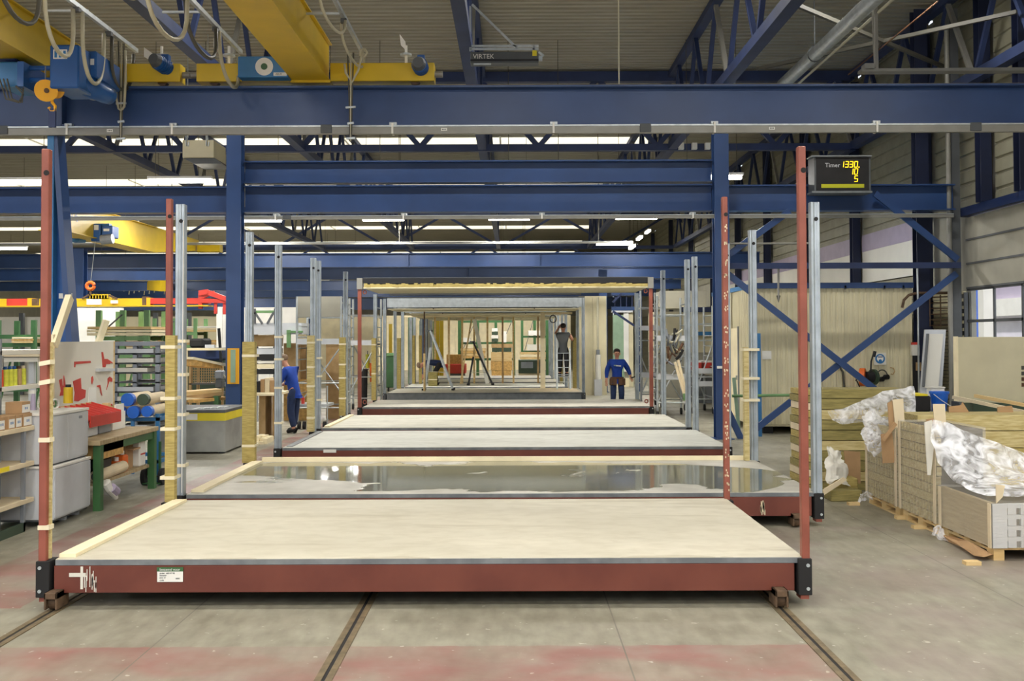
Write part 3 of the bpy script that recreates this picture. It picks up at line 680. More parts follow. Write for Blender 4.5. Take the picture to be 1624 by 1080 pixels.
# module 6: grey frame with roof
def roofed(lab, xl, xr, yf, yb, slab='slabgrey', fr='galvdark', top=3.36, beam=True, bl=.3):
    t = module(lab, xl, xr, yf, yb, beam=fr, slab=slab)
    for s_, x in ((-1, xl), (1, xr)):
        post(t, x, yf, .36, top - .02, 'galv', s_, hole=False); corner(t, x, yf, s_, fm='darkgrey'); post(t, x, yb, .3, top - .02, 'galv', s_, 1, hole=False); corner(t, x, yb, s_, front=1, fm='darkgrey')
    a = bx(xl + .13, xr - .02, yf + .01, yf + .09, top - bl, top).build('roof_beam', 'zinc', t, .004); bx(xl + .1, xr, yf - .03, yf + .12, top, top + .03).build('roof_lip', 'darkgrey', t)
    for k in (.25, .75): xx = xl + (xr - xl) * k; MB().cyl((xx, yf - .005, top - .04 - bl), (xx, yf + .02, top - .04 - bl), .02, 8).build('hook_bolt', 'rust', t)
    bx(xl + .13, xr - .13, yf + .1, yb - .1, top - bl - .06, top - bl - .03).build('ceiling_board', 'cream', t); bx(xl + .13, xr - .02, yb - .09, yb - .01, top - bl, top).build('roof_beam', 'zinc', t)
    bx(xl + .13, xr - .02, yf + .1, yb - .1, top - .02, top + .02).build('roof_sheet', 'darkgrey', t)
    return t
m6 = roofed('sixth module, grey steel frame with roof where the step ladders stand', -4.10, 2.25, 32.7, 35.7, top=3.36)
bx(-3.9, 2.15, 32.8, 33.1, 3.45, 3.58).build('roof_upstand', 'darkgrey', m6)
bx(.2, 2.1, 33, 35.5, .381, .386).build('timber_dust', 'cardpale', m6)
for px, wd in ((861, .14), (857, .02)): X = at(px, 0, 35.4).x; bx(X - wd / 2, X + wd / 2, 35.3, 35.45, .385, 2.97).build('timber_stud', 'timberpale', m6)
bx(at(865, 0, 35.4).x, 2.0, 35.3, 35.4, 2.89, 2.96).build('top_plate', 'timberpale', m6)
for x in (-3.95, 2.02): bx(x, x + .12, 35.3, 35.5, .385, 2.1).build('insulation_strip', 'wool', m6)
m7 = roofed('seventh module with a row of pale timber studs', -3.95, 1.9, 36.6, 39.6, top=3.30, slab='slabwhite')
for px in (690, 712, 733, 752, 773, 797, 814, 853): X = at(px, 0, 39.3).x; bx(X - .035, X + .035, 39.2, 39.3, .385, 2.9).build('timber_stud', 'timber' if px not in (797, 853) else 'ply', m7)
bx(at(640, 0, 39.3).x, at(860, 0, 39.3).x, 39.2, 39.3, 2.88, 2.95).build('top_plate', 'timberpale', m7)
for x in (-3.8, -3.55, 1.75): bx(x, x + .1, 39.1, 39.3, .385, 2.2).build('insulation_strip', 'wool', m7)
m8 = roofed('eighth module, grey frame with white rails, seen inside the seventh', -3.9, 1.8, 40.5, 43.5, top=3.25, slab='slabgrey')
m9 = roofed('farthest module, pale frame standing in front of the timber racks', -3.8, 1.7, 44.5, 47.5, top=3.25, slab='slabgrey')
# ---------------------------------------------------------------- overhead cranes
def crane(lab, xg, Yr, y0, xe0, xe1, gw=.45, gh=.62, zr=6.0, group='yellow overhead cranes', m='yellow', ends=True):
    """bridge girder along Y resting on an end carriage that rolls on the runway at Yr"""
    t = thing('overhead_crane', lab, 'crane', ((xe0 + xe1) / 2, Yr, zr), group)
    zb = zr + .06
    bx(xg - gw / 2, xg + gw / 2, y0, Yr + .2, zb + .02, zb + gh).build('girder_web', m, t)
    bx(xg - gw / 2 - .06, xg + gw / 2 + .06, y0, Yr + .2, zb - .0, zb + .02).build('bottom_flange', m, t); bx(xg - gw / 2 - .05, xg + gw / 2 + .05, y0, Yr + .2, zb + gh, zb + gh + .02).build('top_flange', m, t)
    for a, b in ((xe0, xg - gw / 2 - .08), (xg + gw / 2 + .08, xe1)): bx(a, b, Yr - .13, Yr + .13, zr + .04, zr + .32).build('end_carriage', m, t, .006)
    bx(xg - gw / 2 - .08, xg + gw / 2 + .08, Yr - .12, Yr + .12, zr + .02, zr + .06).build('carriage_saddle', m, t)
    for x in (xe0 + .25, xe1 - .3):
        MB().cyl((x, Yr - .05, zr + .08), (x, Yr + .05, zr + .08), .085, 18).build('wheel', 'rust', t)
    MB().cyl((xe1, Yr, zr + .17), (xe1 + .12, Yr, zr + .17), .05, 14).build('buffer', 'railgrey', t)
    MB().cyl((xe0 - .12, Yr, zr + .17), (xe0, Yr, zr + .17), .05, 14).build('buffer', 'railgrey', t)
    return t
c1 = crane('big yellow overhead crane girder, right one, above the blue runway beam', -3.1, 16, 2, -4.85, -1.2)
c2 = crane('big yellow overhead crane girder, left one, with a blue hoist and hook', -7.05, 16, 2, -7.9, -5.1)
def motor(par, x, Y, z, dirv=(0.1, -1, .0), r=.11, L=.4):
    d = Vector(dirv).normalized(); p = Vector((x, Y, z)); a = MB().tube([p, p + d * L * .8], r, 16).build('drive_motor', 'hoistblue', par, smooth=False)
    MB().tube([p + d * L * .8, p + d * L * .9, p + d * L], r, 16, r * .75).build('fan_cover', 'darkgrey', a); bx(x - .05, x + .06, Y - .2, Y - .08, z + r * .8, z + r + .07).build('terminal_box', 'hoistblue', a)
    for k in range(6):
        MB().tube([p + d * (L * (.12 + k * .11)), p + d * (L * (.15 + k * .11))], r + .012, 16).build('cooling_fin', 'hoistblue', a)
X = at(668, 0, 15.8).x; motor(c1, X, 15.95, 6.23, (-.05, -1, .03)); X = at(250, 0, 15.8).x; motor(c2, X + .1, 15.95, 6.25, (-.3, -1, .18))
# reflector plates and lamps on the cranes
for par, px, ln in ((c1, 640, .34), (c2, 240, .34), (c2, 350, .3)):
    X = at(px, 0, 15.6).x; zt = 6.3
    MB().cyl((X, 16, 6.3), (X, 16, 6.62), .022, 8).build('beacon_post', 'white', par); MB().cyl((X, 16, 6.46), (X, 16, 6.49), .09, 14).build('beacon_disc', 'zinc', par)
    q = {640: [(634, 50), (643, 62), (645, 77), (636, 68)], 240: [(226, 70), (245, 84), (245, 97), (226, 85)], 350: [(337, 55), (349, 67), (349, 79), (337, 71)]}[px]
    q = [at(x_, y_, 15.9) for x_, y_ in q]; MB().add(q + [v + Vector((0, .01, 0)) for v in q], [(0, 1, 2, 3), (7, 6, 5, 4), (0, 4, 5, 1), (1, 5, 6, 2), (2, 6, 7, 3), (3, 7, 4, 0)]).build('reflector_plate', 'white', par)
# electrical box between the end carriages on crane 1
xa, xb = at(378, 0, 15.7).x, at(458, 0, 15.7).x
e = bx(xa, xb, 15.62, 15.86, 6.04, 6.36).build('control_box', 'bluesteel', c1, .01); xc = (xa + xb) / 2 + .02
MB().cyl((xc, 15.62, 6.2), (xc, 15.612, 6.2), .135, 24).build('fan_ring', 'white', e); MB().cyl((xc, 15.612, 6.2), (xc, 15.606, 6.2), .05, 16).build('fan_hub', 'green', e)
bx(xb - .22, xb - .02, 15.612, 15.62, 6.06, 6.11).build('type_plate', 'white', e); text_mb('ABUS', .04, 'maker_lettering', 'darkgrey', e, (xb - .19, 15.608, 6.07))
for k in range(5): MB().tube([(xb + .01, 15.7, 6.3 - k * .03), (xb + .08, 15.68, 6.25 - k * .035), (xb + .05, 15.75, 6.12 - k * .01), (xb + .14, 15.8, 6.1)], .012, 5).build('cable', 'cabledark', c1)
# hoist on crane 2
t = thing('hoist', 'blue electric hoist with a yellow hook block under the left crane girder', 'hoist', at(95, 100, 14.6))
Yh = 14.6; P = lambda x, y, Y=Yh: at(x, y, Y)
def pbox(x0, y0, x1, y1, Ya, Yb):
    a, b = at(x0, y0, Ya), at(x1, y1, Ya); return bx(a.x, b.x, Ya, Yb, b.z, a.z)
g = pbox(75, 65, 122, 135, 14.2, 14.9).build('gear_housing', 'hoistblue', t, .02); pbox(81, 73, 103, 88, 14.19, 14.2).build('type_plate', 'white', g)
for k in range(3): pbox(83 + k * 7, 75, 87 + k * 7, 86, 14.185, 14.19).build('plate_field', 'bluesteel', g)
b = pbox(112, 75, 150, 118, 14.6, 15.5).build('drum_housing', 'hoistblue', t, .02); pbox(127, 88, 146, 98, 14.59, 14.6).build('warning_label', 'white', b)
p = at(112, 122, 14.4); MB().tube([p, p + Vector((.22, .6, -.06)), p + Vector((.26, .7, -.07))], .15, 20, .12).build('hoist_motor', 'hoistblue', t, smooth=True)
p = at(126, 128, 15.0); MB().tube([p, p + Vector((.06, .35, 0))], .17, 18).build('rope_drum', 'steelgrey', t)
pbox(100, 102, 106, 136, 14.35, 14.5).build('striped_guide', 'tagyellow', t)
for k in range(4): MB().bar(at(100, 108 + k * 8, 14.34), at(106, 103 + k * 8, 14.34), .012, .03).build('black_stripe', 'black', t)
for y in (103, 122): MB().cyl(at(30, y, 14.5), at(80, y, 14.5), .035, 10).build('frame_bar', 'hoistblue', t)
pbox(-6, 92, 36, 132, 14.5, 15.1).build('trolley_motor', 'bluesteel', t, .02); pbox(-10, 72, 22, 92, 14.6, 15.1).build('trolley_box', 'navy', t, .02); pbox(24, 92, 34, 132, 14.3, 15).build('side_plate', 'hoistblue', t)
for k in range(3): MB().tube([at(-4 + k * 6, 120, 14.4), at(6 + k * 5, 152, 14.35), at(26 + k * 3, 158, 14.35), at(34, 145 - k * 6, 14.4), at(22, 132, 14.4)], .012, 6).build('cable', 'cabledark', t)
h = thing('hook_block', 'yellow hook block with a dark load strap, hanging from the left hoist', 'hook', at(75, 160, 14.3))
for dx in (-4, 12): MB().cyl(at(74 + dx, 139, 14.25 + dx * .01), at(74 + dx, 139, 14.32 + dx * .01), .15 if dx < 0 else .11, 24).build('sheave', 'tagyellow', h)
MB().cyl(at(71, 139, 14.2), at(71, 139, 14.25), .035, 12).build('hub', 'rust', h)
for dx in (-5, 8): MB().cyl(at(74 + dx, 100, 14.3), at(74 + dx, 140, 14.3), .008, 5).build('rope', 'steelgrey', h)
MB().tube([at(80, 150, 14.3), at(80, 158, 14.3), at(85, 164, 14.3), at(84, 172, 14.3), at(78, 172, 14.3), at(75, 166, 14.3)], .022, 8).build('hook', 'tagyellow', h)
bx(at(75, 0, 14.3).x, at(86, 0, 14.3).x, 14.28, 14.32, at(0, 198, 14.3).z, at(0, 168, 14.3).z).build('load_strap', 'navy', h)
# festoon cables on tracks beside the cranes
def festoon(lab, x, z, y0, y1, n, drop, endpost=None, r=.028):
    t = thing('festoon_line', lab, 'hanging cable', (x, (y0 + y1) / 2, z), 'festoon cables beside the cranes')
    bx(x - .025, x + .025, y0, y1, z, z + .06).build('track', 'zinc', t)
    st = (y1 - y0) / n
    for k in range(n):
        a = y0 + k * st; pts = []
        for q in range(13):
            u = q / 12; pts.append((x + .05 * math.sin(k + u * 3), a + .06 + (st - .12) * (.5 - .5 * math.cos(math.pi * u)), z - .04 - drop * (1 + .12 * ((k * 7) % 3 - 1)) * math.sin(math.pi * u) ** .6))
        MB().tube(pts, r, 8).build('cable_loop', 'cable' if k % 3 else 'cabledark', t, smooth=True)
        bx(x - .04, x + .04, a - .04, a + .04, z - .06, z).build('cable_trolley', 'darkgrey', t)
    for k in range(3): yy = y0 + (y1 - y0) * (k + .5) / 3; bx(x - .6, x, yy - .015, yy + .015, z + .06, z + .09).build('outrigger', 'zinc', t)
    return t
festoon('grey festoon track with hanging cable loops, far left of the three', -5.85, 6.55, 5, 16.1, 10, .75)
festoon('grey festoon track with hanging cable loops, middle one between the crane girders', -4.2, 6.5, 5, 16.0, 8, .62)
festoon('short festoon track with few loops, right of the right crane girder', -2.35, 6.55, 6, 16.1, 6, .3, r=.02)
# hanging pendant bundles in front of the runway beam
def pendant(lab, px, y0, y1, Y, loops):
    t = thing('cable_bundle', lab, 'hanging cable', at(px, y1, Y))
    for k, dx in enumerate((-2.5, 0, 2.2)): MB().tube([at(px + dx * 2, y0, Y), at(px + dx, (y0 + y1) / 2, Y), at(px + dx * .4, y1, Y)], .012, 6).build('cable', 'cable' if k % 2 else 'cabledark', t)
    for q in loops: MB().tube([at(px + a, b, Y) for a, b in q], .02, 6).build('cable_loop', 'cable', t, smooth=True)
    for yy, w_ in ((.62, 8), (.8, 5), (.97, 7)): y = y0 + (y1 - y0) * yy; MB().bar(at(px - w_, y, Y), at(px + w_, y - 1, Y), .03, .03).build('clamp', 'zinc', t)
    return t
pendant('bundle of grey cables hanging in front of the runway beam, left one', 190, 60, 222, 15.6, [[(-7, 70), (-8, 150), (-4, 168), (0, 172), (5, 165), (7, 120), (6, 75)]])
pendant('bundle of grey cables hanging in front of the runway beam, right one', 556, 80, 222, 15.6, [[(20, 75), (12, 108), (2, 128), (-8, 112), (-10, 98)], [(22, 74), (26, 80), (22, 87), (15, 84), (16, 76), (22, 74)]])
# second small crane in the second bay
c3 = thing('overhead_crane', 'small far yellow crane with lettered girder, slanting behind the left posts', 'crane', (-12, 33, 4.95), 'yellow overhead cranes')
MB().prism([(27, 4.95), (34.2, 4.95), (38.4, 5.36), (39, 5.36), (39, 5.8), (27, 5.75)], 0, -12.25, -11.8).build('girder_web', 'yellow', c3)
for za in (4.93, 5.75): bx(-12.35, -11.7, 27, 34.2, za, za + .02).build('flange', 'yellow', c3)
for a, b in ((-14, -12.3), (-11.75, -10.9)): bx(a, b, 38.6, 39, 5.33, 5.61).build('end_carriage', 'yellow', c3, .006)
t = thing('hoist', 'small far blue hoist on the slanting yellow crane girder', 'hoist', at(150, 366, 29.2))
def pb(x0, y0, x1, y1, Ya, dp=.5): return pbox(x0, y0, x1, y1, Ya, Ya + dp)
pb(143, 352, 158, 380, 29.2).build('gear_housing', 'hoistblue', t, .02); pb(160, 355, 177, 374, 29.2).build('drum_housing', 'hoistblue', t, .02); pb(148, 354, 155, 362, 29.18, .02).build('type_plate', 'white', t)
pb(163, 360, 172, 364, 29.18, .02).build('warning_label', 'white', t); MB().cyl(at(160, 378, 29.2), at(178, 376, 29.2), .14, 14).build('hoist_motor', 'steelgrey', t)
pb(105, 363, 124, 380, 29.2).build('trolley_motor', 'bluesteel', t, .02); bx(-12.4, -11.4, 29.3, 29.5, 5.3, 5.36).build('trolley_frame', 'bluesteel', t)
MB().cyl(at(150, 380, 29.2), at(143, 447, 29.2), .01, 5).build('rope', 'zinc', t)
text_mb('ABUS', .36, 'maker_lettering', 'hoistblue', c3, (-11.79, 27.3, 5.28), rot=(90, 0, 90))
# lifting beam
t = thing('lifting_beam', 'long red and yellow steel lifting beam hanging across the left background', 'lifting beam', at(180, 482, 26))
YB = 26
def lbx(x0, x1, y0, y1, n, m, Y=YB, dp=.25): return pbox(x0, y0, x1, y1, Y, Y + dp).build(n, m, t)
lbx(-40, 10, 471, 482, 'beam_section', 'yellow'); lbx(10, 43, 471, 482, 'beam_section', 'redpaint'); lbx(43, 50, 470, 483, 'end_collar', 'tagyellow'); lbx(50, 62, 471, 482, 'joint', 'rust')
lbx(62, 225, 471, 482, 'beam_section', 'yellow'); lbx(225, 232, 468, 483, 'joint', 'rust'); lbx(232, 238, 470, 483, 'end_collar', 'tagyellow'); lbx(238, 330, 471, 480, 'beam_section', 'redpaint')
lbx(137, 160, 472, 481, 'load_plate', 'white', 25.96, .04); lbx(175, 186, 474, 479, 'load_plate', 'white', 25.96, .04)
lbx(-40, 330, 482, 484, 'lower_flange', 'yellow', 25.9, .45)
for k in range(6): lbx(143 + k * 4.6, 146 + k * 4.6, 464, 471, 'lug', 'yellow')
lbx(141, 172, 466, 472, 'lug_plate', 'yellow')
MB().tube([at(143 + 6 * math.cos(a), 451 + 5.5 * math.sin(a), YB) for a in [i * .55 for i in range(12)]], .045, 8).build('hook_ring', 'orange', t)
for p, q in (((143, 457), (143, 466)), ((143, 464), (130, 471)), ((172, 466), (186, 472))): MB().bar(at(*p, YB), at(*q, YB), .04, .04).build('sling', 'rust', t)
t = thing('clamp_frame', 'red clamp frame with claws at the right end of the lifting beam', 'lifting beam', at(340, 485, 26))
for p, q, w_ in (((316, 463), (330, 461), .12), ((318, 463), (318, 488), .09), ((330, 462), (362, 474), .12), ((342, 473), (342, 496), .07), ((356, 475), (356, 497), .07), ((316, 475), (362, 476), .1), ((318, 470), (340, 462), .08)): MB().bar(at(*p, YB), at(*q, YB), w_, w_).build('arm', 'redpaint', t)
# far yellow crane with many hooks
t = thing('overhead_crane', 'farthest yellow crane girder over the row of hanging hooks', 'crane', at(230, 450, 60), 'yellow overhead cranes')
MB().bar(at(196, 446, 62), at(262, 451, 55), .5, .6).build('girder_web', 'yellow', t); MB().bar(at(258, 452, 60), at(300, 452, 60), .4, .3).build('end_carriage', 'yellow', t)
for k in range(9): MB().cyl(at(198 + k * 8, 448, 60), at(196 + k * 8, 460 + (k * 5) % 7, 60), .03, 5).build('hanging_cable', 'cable', t)
# projector
t = thing('laser_projector', 'grey box projector with white lettering hung from the middle truss', 'projector', at(802, 97, 18))
pr = pbox(747, 79, 856, 97, 18, 18.25).build('housing', 'darkgrey', t, .008); pbox(747, 91, 856, 94, 17.99, 18).build('lower_seam', 'black', t)
text_mb('VIRTEK', .115, 'lettering', 'white', t, tuple(at(751, 90, 17.99)))
pbox(846, 77, 853, 86, 17.98, 17.99).build('warning_sticker', 'yellowtape', t)
for p, q in (((747, 70), (856, 70)), ((747, 75), (856, 75)), ((747, 6), (747, 78)), ((750, 3), (822, 74)), ((856, 80), (864, 86)), ((848, 70), (848, 78))): MB().bar(at(*p, 18), at(*q, 18), .035, .035).build('hanging_frame', 'zinc', t)
pbox(856, 86, 862, 92, 18, 18.1).build('lens_head', 'galv', t)
MB().bar(at(752, 99, 18), at(780, 99, 18), .06, .02).build('base_clip', 'zinc', t)
t = thing('drop_wire', 'thin vertical wire dropping from the roof to the runway beam, centre', 'wire', at(984, 136, 16)); MB().cyl(at(984, 136, 16.0), (at(984, 0, 16.0).x, 16.0, 9.28), .012, 5).build('wire', 'cable', t)
# air heater box
t = thing('air_heater', 'cream box air heater hung under the roof beside the left blue column', 'heater', at(320, 252, 24))
hb = pbox(288, 219, 338, 247, 24, 25.0).build('casing', 'cream', t, .01); MB().prism([(at(288, 0, 24).x, at(0, 247, 24).z), (at(338, 0, 24).x, at(0, 247, 24).z), (at(350, 0, 24).x, at(0, 255, 24).z - .02), (at(305, 0, 24).x, at(0, 255, 24).z - .02)], 1, 24.05, 24.9).build('grille', 'darkgrey', t)
for px in (296, 328): MB().tube([at(px - 2, 212, 23.98), at(px - 2, 228, 23.98), at(px + 1, 229, 23.98), at(px + 2, 222, 23.98)], .015, 5).build('hanger', 'zinc', t); MB().cyl(at(px, 219, 24.4), (at(px, 0, 24.4).x, 24.4, 9.28), .012, 5).build('hanger', 'zinc', t)
# timer display
t = thing('timer_display', 'black timer display with yellow digits in a grey frame on the blue beam', 'display', at(1339, 307, 21.1))
YT = 21.1
f = pbox(1294, 248, 1384, 307, YT, YT + .45).build('frame', 'darkgrey', t, .01); pbox(1297, 251, 1381, 303, YT - .01, YT).build('screen', 'blackmatt', f)
pbox(1290, 247, 1386, 249, YT - .05, YT + .3).build('top_shelf', 'galvdark', t); pbox(1290, 304, 1386, 307, YT - .05, YT + .3).build('bottom_shelf', 'galvdark', t)
text_mb('Timer', .125, 'timer_word', 'cabgrey', f, tuple(at(1311, 266, YT - .015)))
SEG = {'0': 'abcdef', '1': 'bc', '3': 'abgcd', '5': 'afgcd'}
def seg(ch, px, py, w_=6, h=9):
    mb = MB(); Ys = YT - .015; sl_ = 1.0
    pt = {'a': ((0, 0), (w_, 0)), 'g': ((0, h / 2), (w_, h / 2)), 'd': ((0, h), (w_, h)), 'f': ((0, 0), (0, h / 2)), 'b': ((w_, 0), (w_, h / 2)), 'e': ((0, h / 2), (0, h)), 'c': ((w_, h / 2), (w_, h))}
    for s_ in SEG[ch]:
        (a, b), (c, d) = pt[s_]; sh = lambda yy: (h - yy) / h * sl_
        mb.bar(at(px + a + sh(b), py + b, Ys), at(px + c + sh(d), py + d, Ys), .013, .014)
    o = mb.build('digit', 'led', f); return o
for ch, px in zip('1330', (1335.5, 1343, 1350, 1357.5)): seg(ch, px, 257, 4.8)
pbox(1364.5, 265, 1366, 267, YT - .02, YT - .012).build('digit', 'led', f)
for ch, px in zip('10', (1350, 1357.5)): seg(ch, px, 268.5, 4.8)
seg('5', 1357.5, 280, 4.8)
pbox(1305, 293, 1373, 299, YT - .015, YT - .01).build('progress_bar', 'ledbar', f)
t = thing('relay_boxes', 'three small white boxes on the cross truss near the right column', 'junction box', at(1100, 232, 27.7))
for px in (1083, 1104, 1125): pbox(px - 4, 226, px + 4, 236, 27.7, 27.85).build('box', 'white', t)
# ---------------------------------------------------------------- left side: shelves, cabinets, bench
def onX(px, y, X):
    Y = X * F / (px - VX); return Vector((X, Y, CH - (y - VY) * Y / F))
t = thing('shelving_unit', 'grey shelving unit at the left picture edge with cartons and cans', 'shelf', (-5.7, 10, 0))
for z in (.30, .70, 1.09): bx(-6.2, -5.32, 8.6, 11.58, z, z + .05).build('shelf_board', 'cardpale', t, .004)
for z in (1.52, 1.92): bx(-6.2, -5.6, 8.6, 12.35, z, z + .05).build('shelf_board', 'whitepanel', t, .004)
for y in (8.6, 11.36):
    bx(-6.2, -6.16, y, y + .04, 0, 2.1).build('upright', 'steelgrey', t); bx(-5.64, -5.6, y, y + .04, 0, 2.1).build('upright', 'steelgrey', t); bx(-5.37, -5.33, y, y + .04, 0, 1.1).build('upright', 'steelgrey', t)
bx(-6.22, -6.2, 8.6, 11.58, 0, 1.1).build('back_panel', 'steelgrey', t); bx(-5.36, -5.33, 8.6, 11.4, 0, .1).build('plinth', 'greendark', t)
bx(-5.32, -5.315, 10.3, 11.0, .71, .76).build('yellow_tape', 'yellowtape', t)
bx(-6.15, -5.75, 10.6, 11.3, 1.98, 2.04).build('sheet_stack', 'whitepanel', t)
def carton(x, y, z, w_, d, h, lab, face='white', m='cardboard', grp='small cartons on the left shelf'):
    t = thing('carton', lab, 'box', (x, y, z), grp)
    bx(x - d / 2, x + d / 2, y - w_ / 2, y + w_ / 2, z, z + h).build('box', m, t, .003)
    bx(x + d / 2, x + d / 2 + .002, y - w_ / 2 + .01, y + w_ / 2 - .01, z + .012, z + h * .75).build('label', face, t)
    for k in range(2): bx(x + d / 2 + .002, x + d / 2 + .003, y - .03 + k * .04, y - .01 + k * .04, z + h * .35, z + h * .55).build('print_mark', 'bluesteel', t)
for i, (px, lab) in enumerate(((4, 'first from the left edge'), (20, 'second from the left edge'), (31, 'third from the left edge, set apart'), (50, 'next to the tall red post, lower one'))):
    p = onX(px, 0, -5.34); carton(-5.44, min(p.y, 11.46), 1.14, .14 if i != 3 else .2, .2, .14, 'small brown carton with white label, ' + lab)
p = onX(53, 0, -5.34); carton(-5.45, min(p.y, 11.46), 1.28, .2, .18, .13, 'small brown carton with red and white label, upper one of the pair')
def can(x, y, z, r, h, m, lab, cat='spray can', grp='spray cans on the shelf', cap='darkgrey'):
    t = thing('spray_can', lab, cat, (x, y, z), grp)
    MB().tube([(x, y, z), (x, y, z + h * .78), (x, y, z + h * .85)], r, 14, r * .9).build('can_body', m, t); MB().cyl((x, y, z + h * .85), (x, y, z + h), r * .6, 10).build('cap', cap, t)
for i, (px, m, cp, lab) in enumerate(((1, 'sprayred', 'white', 'orange red spray can at the picture edge'), (9, 'spray', 'hoistblue', 'yellow green can with blue cap, left one'), (16, 'spray', 'hoistblue', 'yellow green can with blue cap, middle one'), (23, 'spray', 'hoistblue', 'yellow green can with blue cap, right one'), (30, 'ply', 'leather', 'brown can beside the yellow ones'), (37, 'spray', 'cardpale', 'pale yellow bottle next to the brown can'))):
    p = onX(px, 0, -5.68); can(-5.68, p.y, 1.57, .035, .22, m, lab, cap=cp)
# clutter heap under the cans
t = thing('tool_heap', 'dark heap of hoses and orange power tools behind the cartons', 'tools', (-5.8, 10.8, 1.14)); r2 = random.Random(4)
for k in range(12):
    y = 10.2 + k * .1; MB().tube([(-5.75 + r2.uniform(-.1, .1), y + r2.uniform(-.08, .1), 1.16 + r2.uniform(0, .22)) for q in range(4)], .03, 7).build('hose_piece', ['blackmatt', 'darkgrey', 'cabledark', 'greendark'][k % 4], t)
for k in range(3): bx(-5.68, -5.6, 10.95 + k * .12, 11.04 + k * .12, 1.18 + k * .03, 1.34 + k * .02).build('tool_body', 'sprayred', t, .02)
MB().cyl((-5.62, 10.85, 1.46), (-5.62, 11.35, 1.47), .035, 12).build('paper_roll', 'greenlight', t)
# small parts cabinet behind
t = thing('parts_cabinet', 'pale grey small parts cabinet with open dark bins on the upper shelf', 'cabinet', (-6.0, 11, 1.57))
bx(-6.1, -6.02, 10.4, 12.3, 1.575, 1.9).build('back', 'cabgrey', t)
for k in range(7):
    for j in range(3): bx(-6.02, -5.98, 10.46 + k * .26, 10.66 + k * .26, 1.59 + j * .1, 1.66 + j * .1).build('bin', 'black' if (k + j) % 4 else 'cabgrey', t)
# grey cabinets
def cabinet(lab, x0, x1, y0, y1, z0, z1, seam):
    t = thing('metal_cabinet', lab, 'cabinet', ((x0 + x1) / 2, (y0 + y1) / 2, z0), 'grey metal cabinets')
    bx(x0, x1, y0, y1, z0 + .02, z1 - .03).build('body', 'cabgrey', t, .006); bx(x0 - .01, x1 + .015, y0 - .01, y1 + .01, z1 - .03, z1).build('top', 'white', t, .004)
    for a, b in ((y0 + .01, seam - .006), (seam + .006, y1 - .01)): bx(x1, x1 + .012, a, b, z0 + .04, z1 - .04).build('door', 'cabgrey', t, .003)
    bx(x0 + .02, x1 - .02, y0 + .02, y1 - .02, z0, z0 + .02).build('foot', 'darkgrey', t)
    return t
a_ = cabinet('lower grey metal cabinet standing on the floor beside the tall red post', -5.9, -5.12, 11.62, 12.6, .06, .68, 12.59)
cc = cabinet('upper grey metal cabinet stacked on the lower one', -5.9, -5.14, 11.60, 12.58, .68, 1.27, 12.0)
bx(-5.128, -5.122, 12.3, 12.38, 1.16, 1.19).build('name_plate', 'steelgrey', cc)
for y in (11.7, 12.1, 12.45): bx(-5.3, -5.2, y, y + .05, 0, .06).build('foot', 'cabgrey', a_)
t = thing('spray_bottle', 'small white spray bottle with purple label on the grey cabinet', 'bottle', (-5.6, 11.9, 1.27)); p = onX(86, 0, -5.6)
MB().tube([(-5.6, 12.6 - .45, 1.27), (-5.6, 12.15, 1.42), (-5.6, 12.15, 1.46)], .035, 12, .015).build('bottle', 'purple', t); bx(-5.65, -5.58, 12.13, 12.17, 1.46, 1.5).build('nozzle', 'white', t)
t = thing('cable_coil', 'small green and white cable coil on the grey cabinet', 'cable', (-5.55, 12.3, 1.27))
for k in range(5): MB().tube([(-5.5 + .02 * k, 12.2 + .1 * math.cos(a * .6) + .03 * k, 1.33 + .055 * math.sin(a * .6)) for a in range(11)], .012, 6).build('loop', ['greenlight', 'white', 'cabledark'][k % 3], t)
# tool board
XB = -5.95
t = thing('tool_board', 'white shadow board with red tool outlines above the workbench', 'tool board', (XB, 14.3, 1.1))
pa, pb_ = onX(84, 541, XB), onX(180, 640, XB)
bx(XB - .02, XB, pa.y, pb_.y, 1.12, 2.06).build('panel', 'whitepanel', t); bx(XB - .06, XB - .0, pb_.y, pb_.y + .06, .86, 2.06).build('side_post', 'timber', t)
def shape(pts, n='tool_outline', m='redpaint', th=.008):
    q = [onX(a, b, XB + .0) for a, b in pts]; return MB().prism([(v.y, v.z) for v in q], 0, XB, XB + th).build(n, m, t)
shape([(119, 571), (143, 570), (144, 573), (120, 575)]); shape([(118, 571), (120, 571), (119, 580), (118, 580)])
shape([(161, 556), (163, 556), (165, 567), (170, 567), (176, 571), (179, 574), (175, 573), (174, 575), (168, 575), (167, 580), (163, 580)])
shape([(94, 600), (98, 598), (99, 608), (101, 611), (101, 593), (103, 601), (104, 612), (107, 615), (106, 624), (95, 625), (97, 617)])
shape([(116, 602), (128, 597), (129, 614), (136, 616), (135, 628), (124, 634), (118, 633), (119, 620)])
shape([(145, 596), (147, 594), (148, 600), (146, 607), (145, 604)]); shape([(171, 598), (174, 595), (178, 598), (178, 603), (173, 603), (169, 616), (171, 606)]); shape([(154, 609), (159, 608), (160, 613), (162, 625), (160, 621), (158, 612), (154, 611)])
shape([(141, 612), (152, 612), (153, 638), (140, 640)], 'paper_sheet', 'white'); shape([(152, 582), (176, 582), (176, 586), (152, 587)], 'small_ledge', 'cabgrey', .06)
shape([(158, 640), (178, 638), (178, 641), (158, 643)])
t = thing('leaning_plank', 'pale timber plank leaning in front of the tapered blue column', 'plank', at(84, 560, 13))
MB().bar(at(110, 469, 13.4), at(85, 545, 12.9), .075, .11, (0, 1, 0)).build('plank', 'timberpale', t); MB().bar(at(84, 528, 12.9), at(84, 660, 12.9), .03, .05).build('upright_lath', 'timberpale', t)
